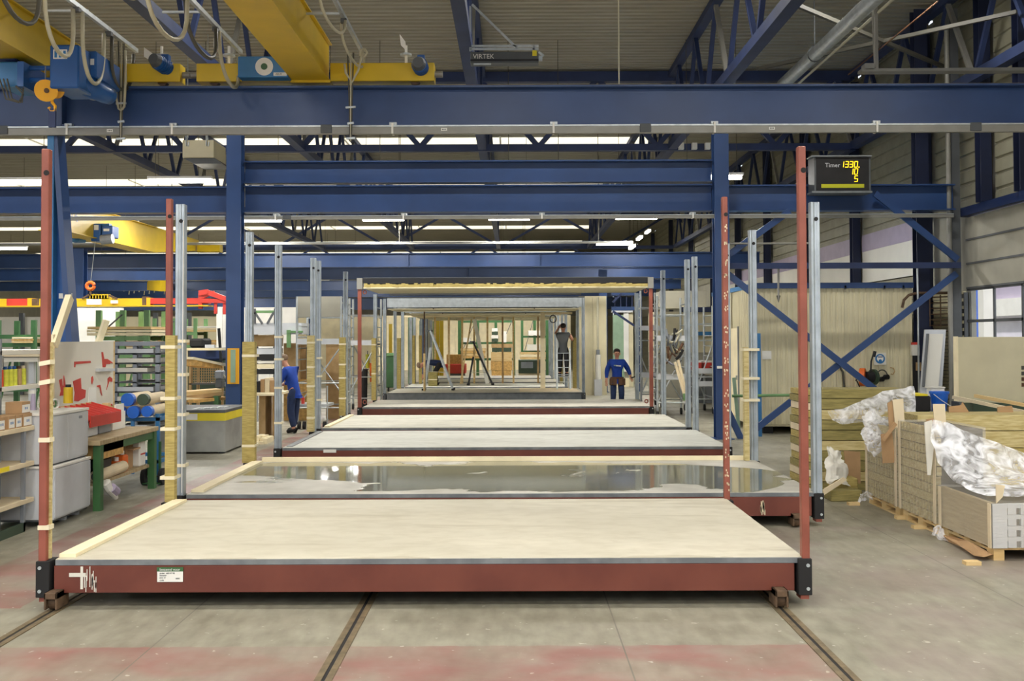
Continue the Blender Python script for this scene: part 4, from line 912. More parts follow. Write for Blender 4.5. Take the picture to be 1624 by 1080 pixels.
can(-5.75, onX(109, 0, -5.75).y, 1.27, .06, .24, 'yellow', 'yellow bottle in front of the tool board', 'bottle', 'bottles', 'black')
# bench
t = thing('workbench', 'green steel workbench with a worn wooden top beside the grey cabinets', 'workbench', (-5.6, 13.6, 0))
bx(-6.25, -5.02, 12.65, 14.75, .80, .86).build('worktop', 'worktop', t, .006)
for x in (-6.2, -5.12):
    for y in (12.7, 14.6): bx(x, x + .09, y, y + .1, 0, .80).build('leg', 'green', t)
bx(-5.12, -5.05, 12.8, 14.6, .70, .80).build('rail', 'green', t); bx(-6.2, -5.1, 14.62, 14.68, .70, .8).build('rail', 'green', t)
bx(-6.15, -5.1, 12.75, 14.6, .30, .34).build('lower_shelf', 'worktop', t); bx(-5.9, -5.05, 12.8, 13.5, .62, .79).build('drawer', 'osb', t)
t = thing('plastic_crate', 'black plastic crate on the lower shelf of the workbench', 'box', (-5.4, 13, .34)); bx(-5.7, -5.12, 12.85, 13.3, .48, .6).build('crate_upper', 'black', t, .02); bx(-5.68, -5.14, 12.87, 13.28, .34, .48).build('crate_lower', 'blackmatt', t, .02)
t = thing('cardboard_tube', 'rolled brown cardboard on the lower shelf of the workbench', 'cardboard', (-5.2, 13.2, .34)); MB().cyl((-5.15, 12.85, .4), (-5.15, 13.75, .42), .075, 16).build('roll', 'cardpale', t); MB().cyl((-5.15, 12.84, .4), (-5.15, 12.85, .4), .05, 12).build('roll_core', 'darkgrey', t)
t = thing('plastic_bag', 'white and blue plastic bag hanging off the lower bench shelf', 'bag', (-5.05, 12.95, .1)); mb = MB(); mb.tube([(-5.05, 12.9, .32), (-5.03, 12.95, .24), (-5.0, 13.05, .16), (-5.0, 13.12, .1)], .07, 10, .03); mb.build('bag', 'white', t); MB().tube([(-5.0, 12.97, .25), (-4.98, 13.08, .18)], .06, 9).build('blue_print', 'purple', t)
for i, (y, z, m, lab) in enumerate(((13.65, .34, 'orange', 'orange bottle on the lower bench shelf, left'), (13.85, .34, 'orange', 'larger orange bottle on the lower bench shelf, right'))):
    t = thing('bottle', lab, 'bottle', (-5.2, y, z), 'orange bottles'); bx(-5.28, -5.14, y - .08, y + .08, z, z + .16 + .06 * i).build('body', m, t, .02); MB().cyl((-5.2, y, z + .16 + .06 * i), (-5.2, y, z + .21 + .06 * i), .03, 10).build('cap', 'white', t)
t = thing('carton', 'open brown carton on the lower bench shelf', 'box', (-5.35, 14.1, .34)); bx(-5.5, -5.2, 13.98, 14.25, .34, .66).build('box', 'cardboard', t); bx(-5.2, -5.1, 14.0, 14.26, .6, .62).build('flap', 'cardboard', t)
t = thing('white_canister', 'white canister with a red line on the lower bench shelf', 'canister', (-5.2, 14.4, .34)); bx(-5.32, -5.12, 14.3, 14.52, .34, .74).build('body', 'white', t, .02); bx(-5.12, -5.118, 14.32, 14.5, .5, .52).build('stripe', 'redpaint', t)
# on bench: red tray, boxes
t = thing('sorting_tray', 'red sloping sorting tray with compartments resting on grey boxes', 'tray', (-5.5, 13.4, 1.1))
def tq(u, v, h=0): return Vector((-5.68 + .4 * v, 13.0 + 1.0 * u, 1.17 - .11 * v + h))
mb = MB(); mb.add([tq(0, 0), tq(1, 0), tq(1, 1), tq(0, 1), tq(0, 0, .02), tq(1, 0, .02), tq(1, 1, .02), tq(0, 1, .02)], [(0, 1, 2, 3), (7, 6, 5, 4), (0, 4, 5, 1), (1, 5, 6, 2), (2, 6, 7, 3), (3, 7, 4, 0)]); mb.build('tray_floor', 'redpaint', t)
for k in range(7): MB().bar(tq(k / 6, 0, .05), tq(k / 6, 1, .05), .012, .07).build('divider', 'redpaint', t)
MB().bar(tq(0, 1, .0), tq(1, 1, .0), .02, .14).build('front_lip', 'redpaint', t); MB().bar(tq(0, 0, .04), tq(1, 0, .04), .02, .08).build('back_lip', 'timber', t)
t = thing('parts_box', 'pale grey plastic box under the red tray, left', 'box', (-5.4, 13.0, .86), 'grey boxes on the bench'); bx(-5.68, -5.34, 13.05, 13.4, .865, 1.05).build('box', 'cabgrey', t, .01)
t = thing('parts_box', 'mid grey plastic box under the red tray, right', 'box', (-5.4, 13.6, .86), 'grey boxes on the bench'); bx(-5.68, -5.36, 13.5, 13.9, .865, 1.05).build('box', 'steelgrey', t, .01)
t = thing('white_carton', 'tall white carton on the far end of the workbench', 'box', (-5.4, 14.1, .86)); bx(-5.72, -5.4, 14.04, 14.5, .865, 1.1).build('box', 'white', t); bx(-5.44, -5.42, 14.2, 14.5, 1.1, 1.2).build('flap', 'white', t)
for i in range(2): t = tag(bx(-5.68 + i * .12, -5.6 + i * .12, 14.08, 14.18, 1.103, 1.18 + i * .05).build('wood_offcut', 'timber'), ['low', 'tall'][i] + ' wood offcut standing on the white carton', 'wood block', 'wood offcuts')
# blue rack with rolls
t = thing('roll_rack', 'blue steel rack holding wrapped rolls behind the workbench', 'rack', (-5.5, 15.6, 0))
for x, y in ((-5.95, 15.2), (-5.22, 15.2), (-5.95, 16.2), (-5.22, 16.2)): bx(x, x + .05, y, y + .05, 0, 1.0).build('upright', 'bluesteel', t)
for z in (.28, .9): bx(-5.95, -5.17, 15.2, 15.25, z, z + .05).build('cross_bar', 'bluesteel', t); bx(-5.95, -5.17, 16.2, 16.25, z, z + .05).build('cross_bar', 'bluesteel', t)
for z in (.28, .9): bx(-5.22, -5.17, 15.2, 16.2, z, z + .05).build('side_bar', 'bluesteel', t); bx(-5.95, -5.9, 15.2, 16.2, z, z + .05).build('side_bar', 'bluesteel', t)
for i, (x, z, r_, m, lab) in enumerate(((-5.56, 1.22, .095, 'blueplastic', 'top left'), (-5.68, 1.04, .09, 'blueplastic', 'lower left'), (-5.48, 1.04, .09, 'blueplastic', 'lower middle'), (-5.28, 1.05, .08, 'blueplastic', 'lower right'), (-5.34, 1.22, .085, 'greendark', 'top right, with a dark end'))):
    o = thing('wrapped_roll', 'wrapped roll lying on the blue rack, ' + lab, 'roll', (x, 15.5, z - r_), 'rolls on the blue rack')
    MB().cyl((x, 15.1, z), (x, 15.8, z), r_ * .93, 18).build('roll', 'cardpale', o); MB().cyl((x, 15.0, z), (x, 15.1, z), r_, 18).build('end_cap', m, o)
t = thing('hand_truck', 'green hand truck with black rubber wheels behind the bench leg', 'trolley', (-5.2, 15.0, 0))
for x in (-5.3, -5.05): MB().cyl((x - .03, 15.0, .12), (x + .03, 15.0, .12), .12, 20).build('wheel', 'rubber', t)
for x in (-5.26, -5.1): bx(x, x + .03, 14.98, 15.02, .12, .62).build('frame', 'green', t)
bx(-5.3, -5.05, 14.9, 15.0, .02, .04).build('toe_plate', 'green', t); MB().cyl((-5.3, 15, .12), (-5.05, 15, .12), .015, 8).build('axle', 'darkgrey', t)
# sheet rack
t = thing('sheet_rack', 'grey steel rack filled with pale sheets and profiles behind the tool board', 'rack', (-6.4, 18, 0))
for x in (-6.72, -6.4, -6.02):
    for y in (17.5, 18.6): bx(x, x + .07, y, y + .07, 0, 2.0).build('upright', 'steelgrey', t)
for k in range(9):
    z = .55 + k * .16; bx(-6.72, -5.95, 17.5, 18.65, z, z + .025).build('shelf', 'darkgrey', t)
    if k not in (5,): bx(-6.64, -6.04 - (.1 if k % 3 == 0 else 0), 17.46, 18.6, z + .03, z + .10).build('sheet_pack', 'whitepanel' if k % 4 else 'cabgrey', t)
bx(-6.78, -5.93, 17.45, 18.7, 1.98, 2.05).build('top', 'steelgrey', t)
# machine box with yellow tape
t = thing('machine_base', 'big grey steel box with yellow tape and grid top before the left blue column', 'machine', (-5.8, 19.6, 0))
bx(-6.5, -5.26, 19.0, 20.5, .03, .62).build('body', 'concretebox', t, .01); bx(-6.505, -5.255, 18.995, 20.505, .60, .745).build('tape_band', 'yellowtape', t); bx(-6.5, -5.25, 18.98, 20.5, .745, .80).build('top_grid', 'darkgrey', t, .006)
bx(-5.96, -5.76, 18.988, 18.995, .62, .73).build('label', 'white', t)
for x in (-6.4, -5.4): bx(x, x + .1, 19.1, 19.25, 0, .03).build('foot', 'darkgrey', t)
for k in range(5): r2 = random.Random(k); bx(-5.9 + k * .1, -5.82 + k * .1, 19.1 + .1 * k, 19.5 + .1 * k, .80, .812).build('offcut', 'zinc', t)
# ---------------------------------------------------------------- left background
def rack(lab, x0, x1, y, d, ups, z, levels, m='greenlight', loads=(), grp='storage racks'):
    t = thing('storage_rack', lab, 'rack', ((x0 + x1) / 2, y, 0), grp)
    for k in range(ups):
        x = x0 + (x1 - x0) * k / (ups - 1)
        for yy in (y, y + d): bx(x - .06, x + .06, yy - .05, yy + .05, 0, z).build('upright', m, t)
        MB().bar((x, y, .3), (x, y + d, z - .4), .04, .04).build('brace', m, t)
    for l in levels:
        for yy in (y, y + d): bx(x0, x1, yy - .04, yy + .04, l - .1, l).build('beam', m, t)
    for k in range(ups - 1):
        if k % 2 == 0:
            xa = x0 + (x1 - x0) * k / (ups - 1); xb = x0 + (x1 - x0) * (k + 1) / (ups - 1)
            MB().bar((xa, y - .06, levels[0]), (xb, y - .06, z - .1), .03, .03).build('brace', 'darkgrey', t)
    return t
def load(kind, lab, x0, x1, y0, y1, z0, z1, m, n=1, cat=None, grp='loads on the racks', gap=.012):
    """a pack of boards / sheets: layers, each its own part"""
    t = thing(kind, lab, cat or 'timber', ((x0 + x1) / 2, (y0 + y1) / 2, z0), grp)
    for k in range(n):
        a = z0 + (z1 - z0) * k / n; j = random.uniform(0, .04) if n > 1 else 0
        bx(x0 + j, x1 - j, y0 - j * .3, y1, a, a + (z1 - z0) / n - gap).build('board' if kind != 'carton' else 'box', m[k % len(m)] if isinstance(m, (list, tuple)) else m, t)
    return t
P3 = lambda px, y, Y: at(px, y, Y)
def packpx(kind, lab, x0, y0, x1, y1, Y, dp, m, n=1, cat=None, grp='loads on the racks'):
    a, b = at(x0, y0, Y), at(x1, y1, Y); return load(kind, lab, a.x, b.x, Y, Y + dp, b.z, a.z, m, n, cat, grp)
rack('green rack carrying the long pale timber pack, left background', at(157, 0, 24).x, at(233, 0, 24).x, 24, 1.2, 3, at(0, 490, 24).z, (at(0, 531, 24).z, at(0, 560, 24).z, .9))
packpx('timber_pack', 'long pale timber pack lying on the green rack', 137, 515, 241, 530, 23.9, 1.3, ['timberpale', 'timberpale', 'timber'], 3)
packpx('board_pack', 'dark board pack below the pale timber pack', 160, 538, 236, 548, 24.0, 1.1, 'ply', 2)
t = thing('leaning_plank', 'pale plank standing crooked in front of the long timber pack', 'plank', at(164, 540, 23.7)); MB().bar(at(155, 545, 23.7), at(168, 506, 23.85), .12, .12).build('plank', 'timberpale', t)
def wallpanel(lab, x0, y0, x1, y1, Y, m='white', th=.15):
    a, b = at(x0, y0, Y), at(x1, y1, Y); t = thing('partition', lab, 'wall panel', ((a.x + b.x) / 2, Y, 0), 'partitions'); n = max(2, int((b.x - a.x) / 1.2))
    for k in range(n): bx(a.x + (b.x - a.x) * k / n + .004, a.x + (b.x - a.x) * (k + 1) / n - .004, Y, Y + th, max(0, b.z), a.z).build('panel', m, t)
    return t
wallpanel('white partition behind the green rack, left background', 113, 486, 193, 751, 27)
wallpanel('pale far partition across the left background', -60, 500, 115, 640, 40, 'whitepanel')
wallpanel('pale far partition between the red post and blue column', 190, 500, 345, 640, 42, 'cream')
wallpanel('white partition just left of the blue column', 343, 485, 362, 640, 34)
wallpanel('white partition behind the galvanised posts', 386, 486, 470, 640, 34)
wallpanel('cream far partition behind the left scaffold', 455, 498, 600, 640, 48, 'timberpale')
for i, px in enumerate((35, 300, 420, 247)):
    t = thing('partition_post', 'dark post against the pale far partition, ' + ['far left', 'left of the blue column', 'right of the blue column', 'beside the timber pack'][i], 'post', at(px, 640, 41.4)); X = at(px, 0, 39.7).x; bx(X - .08, X + .08, 39.6, 39.75, 0, 3.1).build('post', 'darkgrey', t)
# far left green rack with boards, at edge
rack('green rack with board stacks at the left picture edge', at(-60, 0, 26).x, at(54, 0, 26).x, 26, 1.0, 3, at(0, 505, 26).z, (at(0, 528, 26).z, at(0, 541.2, 26).z, .9), m='green')
packpx('board_pack', 'board pack on the green rack at the left edge, upper', 18, 531, 52, 541, 25.9, 1, ['timber', 'osb', 'timberpale'], 3)
packpx('board_pack', 'white sheet pack on the long table at the left edge', -50, 551, 60, 557.6, 19.6, 1.2, 'white', 2)
t = thing('long_table', 'long pale table behind the shelving at the left edge', 'table', at(0, 640, 20)); pbox(-80, 558, 62, 563, 19.5, 21).build('table_top', 'cardpale', t); pbox(-70, 564, 60, 571, 19.6, 20.9).build('apron', 'whitepanel', t)
for px in (-60, 50): a = at(px, 0, 19.8); bx(a.x - .05, a.x + .05, 19.8, 19.9, 0, at(0, 571, 19.8).z).build('leg', 'cabgrey', t)
rack('green rack seen between red corner post and blue column', at(245, 0, 36).x, at(310, 0, 36).x, 36, 1.2, 3, at(0, 503, 36).z, (at(0, 525, 36).z, at(0, 545, 36).z, 1))
packpx('board_pack', 'stack of boards on the rack left of the blue column', 250, 515, 352, 524, 36, 1.3, ['timber', 'cardpale', 'whitepanel'], 3)
packpx('board_pack', 'stack of brown boards on the lower rack level, left of blue column', 250, 537, 352, 545, 36, 1.3, ['ply', 'osb'], 2)
# saw station: wire crate, planks, machine
t = thing('wire_crate', 'brown wire mesh crate beside the left blue column', 'crate', at(330, 610, 23))
a, b = at(302, 577, 23), at(352, 606, 23)
for k in range(15): x = a.x + (b.x - a.x) * k / 14; bx(x - .008, x + .008, 23, 23.016, b.z, a.z).build('wire', 'ply', t)
for k in range(8): z = b.z + (a.z - b.z) * k / 7; bx(a.x, b.x, 23, 23.014, z - .007, z + .007).build('wire', 'ply', t)
for z in (a.z, b.z - .03): bx(a.x - .02, b.x + .02, 22.98, 23.6, z, z + .03).build('frame', 'darkgrey', t)
for x in (a.x, b.x): bx(x - .03, x + .03, 22.98, 23.04, 0, a.z).build('leg', 'ply', t); bx(x - .03, x + .03, 23.55, 23.6, 0, a.z).build('leg', 'ply', t)
bx(a.x, b.x, 23.05, 23.5, b.z - .25, b.z - .2).build('lower_shelf', 'darkgrey', t)
t = thing('gear_motor', 'grey gear motor mounted on the wire crate', 'motor', at(345, 612, 22.8)); pbox(340, 586, 353, 600, 22.7, 22.95).build('housing', 'steelgrey', t, .03); pbox(341, 600, 352, 614, 22.7, 22.95).build('base', 'darkgrey', t, .03); MB().tube([at(354, 592, 22.8), at(360, 600, 22.8), at(358, 610, 22.8), at(362, 614, 22.8)], .02, 6).build('hose', 'cable', t)
t = thing('timber_pile', 'sloping pile of pale planks and board offcuts beside the left blue column', 'timber', at(310, 640, 22), )
for p, q, m, w_ in (((296, 566), (348, 577), 'timberpale', .1), ((296, 573), (340, 578), 'osb', .25), ((250, 625), (348, 618), 'timber', .18), ((252, 632), (348, 622), 'ply', .16), ((262, 628), (346, 632), 'timberpale', .1), ((300, 634), (348, 629), 'osb', .12)): MB().bar(at(*p, 21.2), at(*q, 21.8), .5, w_ * .5).build('plank', m, t)
for px in (262, 345): a = at(px, 0, 21.5); bx(a.x - .05, a.x + .05, 21.4, 21.6, 0, .92).build('trestle', 'green', t)
t = thing('dark_machine', 'dark blue and black saw machine behind the galvanised corner post', 'machine', at(320, 640, 27)); pbox(300, 535, 322, 550, 27, 27.8).build('arm_cover', 'blackmatt', t, .05); pbox(300, 550, 352, 570, 27, 28).build('body', 'navy', t, .05); pbox(325, 545, 340, 552, 26.9, 27).build('display', 'cabgrey', t); pbox(298, 570, 356, 664, 27.2, 28).build('base', 'greendark', t); MB().bar(at(347, 519, 26.5), at(351, 575, 26.5), .06, .06).build('mast', 'black', t)
MB().bar(at(299, 552, 21.3), at(362, 552, 21.3), .03, .03).build
t = thing('guard_rail', 'thin pale rail running to the blue column above the sign', 'rail', at(330, 552, 21.6)); MB().bar(at(296, 552, 21.6), at(361, 552, 21.6), .04, .05).build('rail', 'timberpale', t); a = at(297, 0, 21.6); bx(a.x - .03, a.x, 21.57, 21.63, 0, at(0, 552, 21.6).z).build('stand', 'timberpale', t)
# block between left column and scaffold
t = thing('roller_conveyor', 'grey conveyor frame with green struts behind the first galvanised posts', 'conveyor', at(440, 640, 26))
pbox(392, 511, 478, 529, 26, 27).build('side_panel', 'cabgrey', t); pbox(404, 491, 436, 495, 26, 26.1).build('top_rail', 'greenlight', t)
for p, q in (((404, 494), (416, 512)), ((434, 494), (424, 512)), ((404, 488), (404, 512)), ((436, 488), (436, 512)), ((458, 522), (458, 550)), ((458, 525), (480, 525))): MB().bar(at(*p, 26), at(*q, 26), .1 if p[0] > 440 else .05, .05).build('strut', 'greenlight' if p[0] > 440 else 'darkgrey', t)
for y0, y1, m in ((530, 548, 'ply'), (551, 560, 'cabgrey'), (561, 570, 'blackmatt'), (571, 574, 'whitepanel'), (576, 583, 'timberpale'), (585, 592, 'black')): pbox(403, y0, 438, y1, 26.1, 26.9).build('layer', m, t)
for px in (405, 436): a = at(px, 0, 26.3); bx(a.x - .05, a.x + .05, 26.3, 26.4, 0, 2.2).build('leg', 'cabgrey', t)
t = thing('plywood_table', 'plywood table with boxes beside the left worker', 'table', at(420, 670, 21.5)); pbox(398, 622, 440, 626, 21.5, 22.6).build('table_top', 'timberpale', t)
for px in (411,): pbox(px, 626, px + 10, 694.8, 21.7, 22.3).build('leg_panel', 'ply', t)
pbox(432, 626, 436, 694.8, 21.7, 22.3).build('leg_panel', 'ply', t)
for i, (x0, y0, x1, y1, m, lab) in enumerate(((407, 603, 413, 622, 'black', 'black box on the plywood table'), (413, 600, 420, 622, 'cardboard', 'tall brown carton on the plywood table, left'), (420, 598, 428, 622, 'cardpale', 'pale brown carton on the plywood table, middle'), (428, 602, 440, 622, 'cardboard', 'brown carton on the plywood table, right'))):
    t = thing('carton', lab, 'box', at((x0 + x1) / 2, y1, 21.8), 'cartons on the plywood table'); pbox(x0, y0, x1 - .5, y1, 21.8, 22.2).build('box', m, t, .006)
t = thing('sawdust_heap', 'small pale heap of offcuts under the plywood table', 'offcuts', at(415, 682, 20.5)); r2 = random.Random(8)
for k in range(14): a = at(406 + r2.uniform(0, 16), 0, 21.0); bx(a.x, a.x + .09, 20.6 + r2.uniform(0, .6), 21.3, .0, .02 + r2.uniform(0, .13)).build('offcut', 'timberpale', t)
t = thing('chipboard_sheets', 'brown chipboard sheets standing behind the left worker', 'boards', at(465, 640, 26))
pbox(450, 543, 476, 600, 26.5, 26.6).build('board', 'ply', t); pbox(470, 543, 500, 620, 26.8, 26.9).build('board', 'ply', t); pbox(450, 600, 500, 690, 26.7, 26.8).build('board', 'osb', t)
pbox(517, 543, 540, 690, 27.2, 27.3).build('board', 'ply', t)
# scaffold towers
def scaffold(lab, x0, x1, Y, d, z, decks, m='zinc', panel=None, wheels=True, rungs=.28):
    t = thing('scaffold_tower', lab, 'scaffold', ((x0 + x1) / 2, Y, 0), 'aluminium scaffold towers')
    for x in (x0, x1):
        for y in (Y, Y + d):
            MB().cyl((x, y, .18 if wheels else 0), (x, y, z), .03, 8).build('upright', m, t)
            if wheels: MB().cyl((x - .025, y, .09), (x + .025, y, .09), .09, 12).build('wheel', 'rubber', t)
        q = .45
        while q < z - .05: MB().cyl((x, Y, q), (x, Y + d, q), .016, 6).build('rung', m, t); q += rungs
    for q in (.4, 1.0, 2.0, z - .5):
        if q < z: MB().cyl((x0, Y, q), (x1, Y, q), .018, 6).build('rail', m, t); MB().cyl((x0, Y + d, q), (x1, Y + d, q), .018, 6).build('rail', m, t)
    MB().cyl((x0, Y, .4), (x1, Y, 1.9), .02, 6).build('diagonal', m, t); MB().cyl((x1, Y + d, .4), (x0, Y + d, 1.9), .02, 6).build('diagonal', m, t)
    for dz in decks: bx(x0 + .03, x1 - .03, Y + .04, Y + d - .04, dz, dz + .04).build('deck', 'darkgrey', t); bx(x0, x1, Y - .03, Y - .01, dz, dz + .14).build('toe_board', 'cabgrey', t)
    if panel: bx(x0, x1, Y - .02, Y, z - panel, z).build('cladding', 'greywall', t)
    return t
scaffold('aluminium scaffold tower with a grey top panel, behind the left posts', at(471, 0, 25.5).x, at(541, 0, 25.5).x, 25.5, 1.3, at(0, 469, 25.5).z, (1.95,), panel=.5)
scaffold('aluminium scaffold tower just left of the red roofed module', at(545, 0, 29).x, at(592, 0, 29).x, 29.5, 1.2, at(0, 470, 29).z, (1.9,))
scaffold('aluminium scaffold tower with dark gear, nearest on the right of the modules', at(1042, 0, 27).x, at(1092, 0, 27).x, 27, 1.3, at(0, 470, 27).z, (1.0, 2.0), panel=.0)
scaffold('aluminium scaffold tower right of the red roofed module', at(1016, 0, 31).x, at(1048, 0, 31).x, 31, 1.3, at(0, 462, 31).z, (.9, 2.3))
scaffold('aluminium scaffold tower with red boxes, beside the right blue column', at(1098, 0, 28.5).x, at(1130, 0, 28.5).x, 28.5, 1.3, at(0, 486, 28.5).z, (.75, 1.1))
t = thing('tool_cart', 'low grey cart with wheels beside the left scaffold', 'trolley', at(485, 672, 24)); pbox(472, 640, 520, 644, 24, 24.8).build('deck', 'zinc', t)
for px in (476, 484, 516): MB().cyl((at(px, 0, 24.2).x - .03, 24.1, .09), (at(px, 0, 24.2).x + .03, 24.1, .09), .09, 14).build('wheel', 'rubber', t)
for px in (473, 519): MB().cyl(at(px, 0, 24.1) * Vector((1, 1, 0)).normalized().length if False else (at(px, 0, 24.1).x, 24.1, .09), (at(px, 0, 24.1).x, 24.1, 1.0), .02, 6).build('handle', 'zinc', t)
pbox(478, 629, 482, 640, 24.2, 24.3).build('can', 'redpaint', t)
for i, (x0, x1, m, lab) in enumerate(((1100, 1112, 'redpaint', 'left'), (1116, 1131, 'redpaint', 'right'))):
    t = thing('storage_bin', 'red storage bin on the scaffold deck, ' + lab + ' of two', 'bin', at(x0, 590, 28.9), 'red bins'); pbox(x0, 576, x1, 588, 28.9, 29.5).build('bin', m, t, .01); pbox(x0, 573, x1, 576, 28.9, 29.4).build('content', 'white', t)
t = thing('steel_cabinet', 'blue grey steel cabinet behind the right scaffold', 'cabinet', at(1115, 650, 30.5)); pbox(1100, 600, 1133, 640, 30.5, 31.5).build('body', 'darkgrey', t); pbox(1104, 606, 1130, 640, 30.45, 30.5).build('door', 'steelgrey', t); pbox(1104, 640, 1130, 652, 30.5, 31.3).build('base', 'whitepanel', t)
t = thing('dark_gear', 'dark climbing gear and hoses hanging on the scaffold, right of the modules', 'tools', at(1065, 560, 26.9)); r2 = random.Random(12)
for k in range(22):
    a = at(1055 + r2.uniform(0, 30), 520 + r2.uniform(0, 70), 26.9); b = at(1055 + r2.uniform(0, 30), 520 + r2.uniform(0, 70), 26.9); b = a + (b - a).normalized() * .3; MB().tube([a, (a + b) / 2 + Vector((0, -.03, -.04)), b], r2.uniform(.015, .04), 6).build('hose_piece', ['blackmatt', 'darkgrey', 'leather', 'cable', 'steelgrey'][k % 5], t)
for p, q in (((1070, 575), (1088, 640)), ((1075, 572), (1090, 636))): MB().bar(at(*p, 26.7), at(*q, 26.4), .05, .05).build('ladder_stile', 'cardpale', t)
pbox(1083, 625, 1090, 636, 26.3, 26.4).build('green_foot', 'greenlight', t)
# ---------------------------------------------------------------- cream booth and right side
bt = thing('site_booth', 'cream ribbed steel booth with blue top trim behind the blue cross bracing', 'booth', (6.9, 25, 0))
BX0, BX1, BY0, BY1, BZ0, BZ1 = 5.22, 8.63, 22.5, 27.3, .16, 3.16
def ribpanel(a, b, axis, c, n=4, out=-1):
    mb = MB(); w_ = (b - a) / n; prof = []
    for k in range(n): q = a + k * w_; prof += [(q, 0), (q + w_ * .42, 0), (q + w_ * .5, .018), (q + w_ * .8, .018), (q + w_ * .9, 0)]
    prof.append((b, 0)); vs = []; fs = []
    for u, d in prof:
        p = (u, c - out * d * -1) if axis == 0 else (c - d * -out, u)
        x, y = (u, c + out * -d) if axis == 0 else (c + out * -d, u)
        vs += [(x, y, BZ0 + .05), (x, y, BZ1)]
    for i in range(len(prof) - 1): fs.append((2 * i, 2 * i + 2, 2 * i + 3, 2 * i + 1))
    return mb.add(vs, fs)
n = 7
for k in range(n):
    a = BX0 + (BX1 - BX0) * k / n; ribpanel(a, a + (BX1 - BX0) / n - .006, 0, BY0, 4).build('front_panel', 'cream', bt)
bx(BX0 + .02, BX1 - .02, BY0 + .03, BY1, BZ0, BZ1).build('core', 'creamwall', bt)
for k in range(6):
    a = BY0 + (BY1 - BY0) * k / 6
    if k in (2,): continue
    ribpanel(a, a + (BY1 - BY0) / 6 - .006, 1, BX0, 4).build('side_panel', 'cream', bt)
bx(BX0 - .01, BX1 + .02, BY0 - .05, BY1, BZ1, BZ1 + .1).build('roof_trim', 'bluesteel', bt); bx(BX0 - .02, BX1 + .02, BY0 - .06, BY0 - .03, BZ1 - .02, BZ1 + .1).build('fascia', 'blue', bt)
d_ = bx(BX0 - .02, BX0, BY0 + 1.62, BY0 + 2.38, BZ0 + .1, 2.3).build('door', 'timberpale', bt); bx(BX0 - .05, BX0 - .02, BY0 + 1.7, BY0 + 1.74, 1.1, 1.2).build('handle', 'zinc', d_)
bx(BX0 - .03, BX0, BY0 + 1.58, BY0 + 1.62, BZ0 + .1, 2.34).build('door_frame', 'steelgrey', bt)
for x in (BX0 + .2, 6.9, BX1 - .3): bx(x, x + .2, BY0 + .1, BY0 + .4, 0, BZ0).build('foot_block', 'blackmatt', bt); bx(x, x + .2, BY1 - .4, BY1 - .1, 0, BZ0).build('foot_block', 'blackmatt', bt)
a = at(1208, 571, BY0); bx(a.x, a.x + .2, BY0 - .012, BY0 - .006, a.z, a.z + .18).build('paper_notice', 'white', bt)
for px in (1340, 1402, 1432): a = at(px, 455, BY0); bx(a.x - .02, a.x + .02, BY0 - .06, BY0 - .03, a.z - .08, a.z).build('hook', 'darkgrey', bt)
t = thing('pipe_hook', 'thin grey pipe with a hanging chain above the cream booth', 'pipe', at(1236, 425, 21.6)); MB().tube([at(1150, 423, 21.6), at(1228, 423, 21.6), at(1235, 427, 21.6), at(1235, 478, 21.6)], .022, 7).build('pipe', 'railgrey', t); MB().tube([at(1233, 470, 21.6), at(1235, 480, 21.6), at(1237, 470, 21.6)], .02, 6).build('hook', 'cabledark', t)
sg = thing('safety_sign', 'square white sign with blue disc and masked head symbol on the booth', 'sign', at(1395, 580, 22.45)); c = at(1395, 571, 22.44)
bx(c.x - .13, c.x + .13, 22.44, 22.45, c.z - .13, c.z + .13).build('plate', 'whitepanel', sg)
dsc = MB().cyl((c.x, 22.44, c.z), (c.x, 22.434, c.z), .105, 28).build('blue_disc', 'bluesteel', sg); MB().cyl((c.x, 22.434, c.z + .005), (c.x, 22.43, c.z + .005), .07, 20).build('head_symbol', 'white', sg)
MB().cyl((c.x, 22.43, c.z - .045), (c.x, 22.427, c.z - .045), .035, 14).build('mask_symbol', 'bluesteel', sg); bx(c.x - .05, c.x + .05, 22.426, 22.43, c.z + .03, c.z + .05).build('visor_symbol', 'navy', sg)
t = thing('cable_reel', 'orange cable reel with a black crank beside the safety sign', 'cable reel', at(1375, 615, 22.3)); c = at(1373, 600, 22.15)
MB().cyl((c.x - .12, 22.2, c.z), (c.x - .02, 22.15, c.z), .19, 24).build('flange', 'orange', t); MB().cyl((c.x - .02, 22.15, c.z), (c.x + .14, 22.2, c.z), .12, 20).build('cable_drum', 'blackmatt', t); MB().cyl((c.x + .14, 22.2, c.z), (c.x + .2, 22.22, c.z), .17, 20).build('back_flange', 'greendark', t)
MB().tube([at(1380, 592, 22.1), at(1381, 575, 22.1), at(1385, 562, 22.1)], .018, 7).build('crank', 'black', t); MB().cyl(at(1385, 568, 22.1), at(1387, 559, 22.1), .035, 10).build('grip', 'black', t)
MB().tube([at(1366, 592, 22.1), at(1360, 600, 22.1), at(1356, 606, 22.1)], .015, 6).build('stand_wire', 'black', t); bx(c.x - .05, c.x + .1, 22.15, 22.49, c.z - .03, c.z + .03).build('wall_bracket', 'darkgrey', t); MB().tube([at(1358, 606, 22.1), at(1363, 618, 22.1), at(1384, 616, 22.1)], .015, 6).build('stand_wire', 'black', t)
t = thing('ear_muffs', 'pair of dark ear muffs hanging on the booth wall', 'ear protection', at(1398, 612, 22.46)); c = at(1398, 598, 22.46)
MB().tube([(c.x + .11 * math.cos(a * .45 - .2), 22.46, c.z + .13 * math.sin(a * .45 - .2)) for a in range(9)], .014, 7).build('head_band', 'cabledark', t)
for dx in (-.06, .05): MB().cyl((c.x + dx, 22.46, c.z - .05 + dx * .4), (c.x + dx + .05, 22.38, c.z - .04 + dx * .4), .055, 14).build('ear_cup', 'black', t)
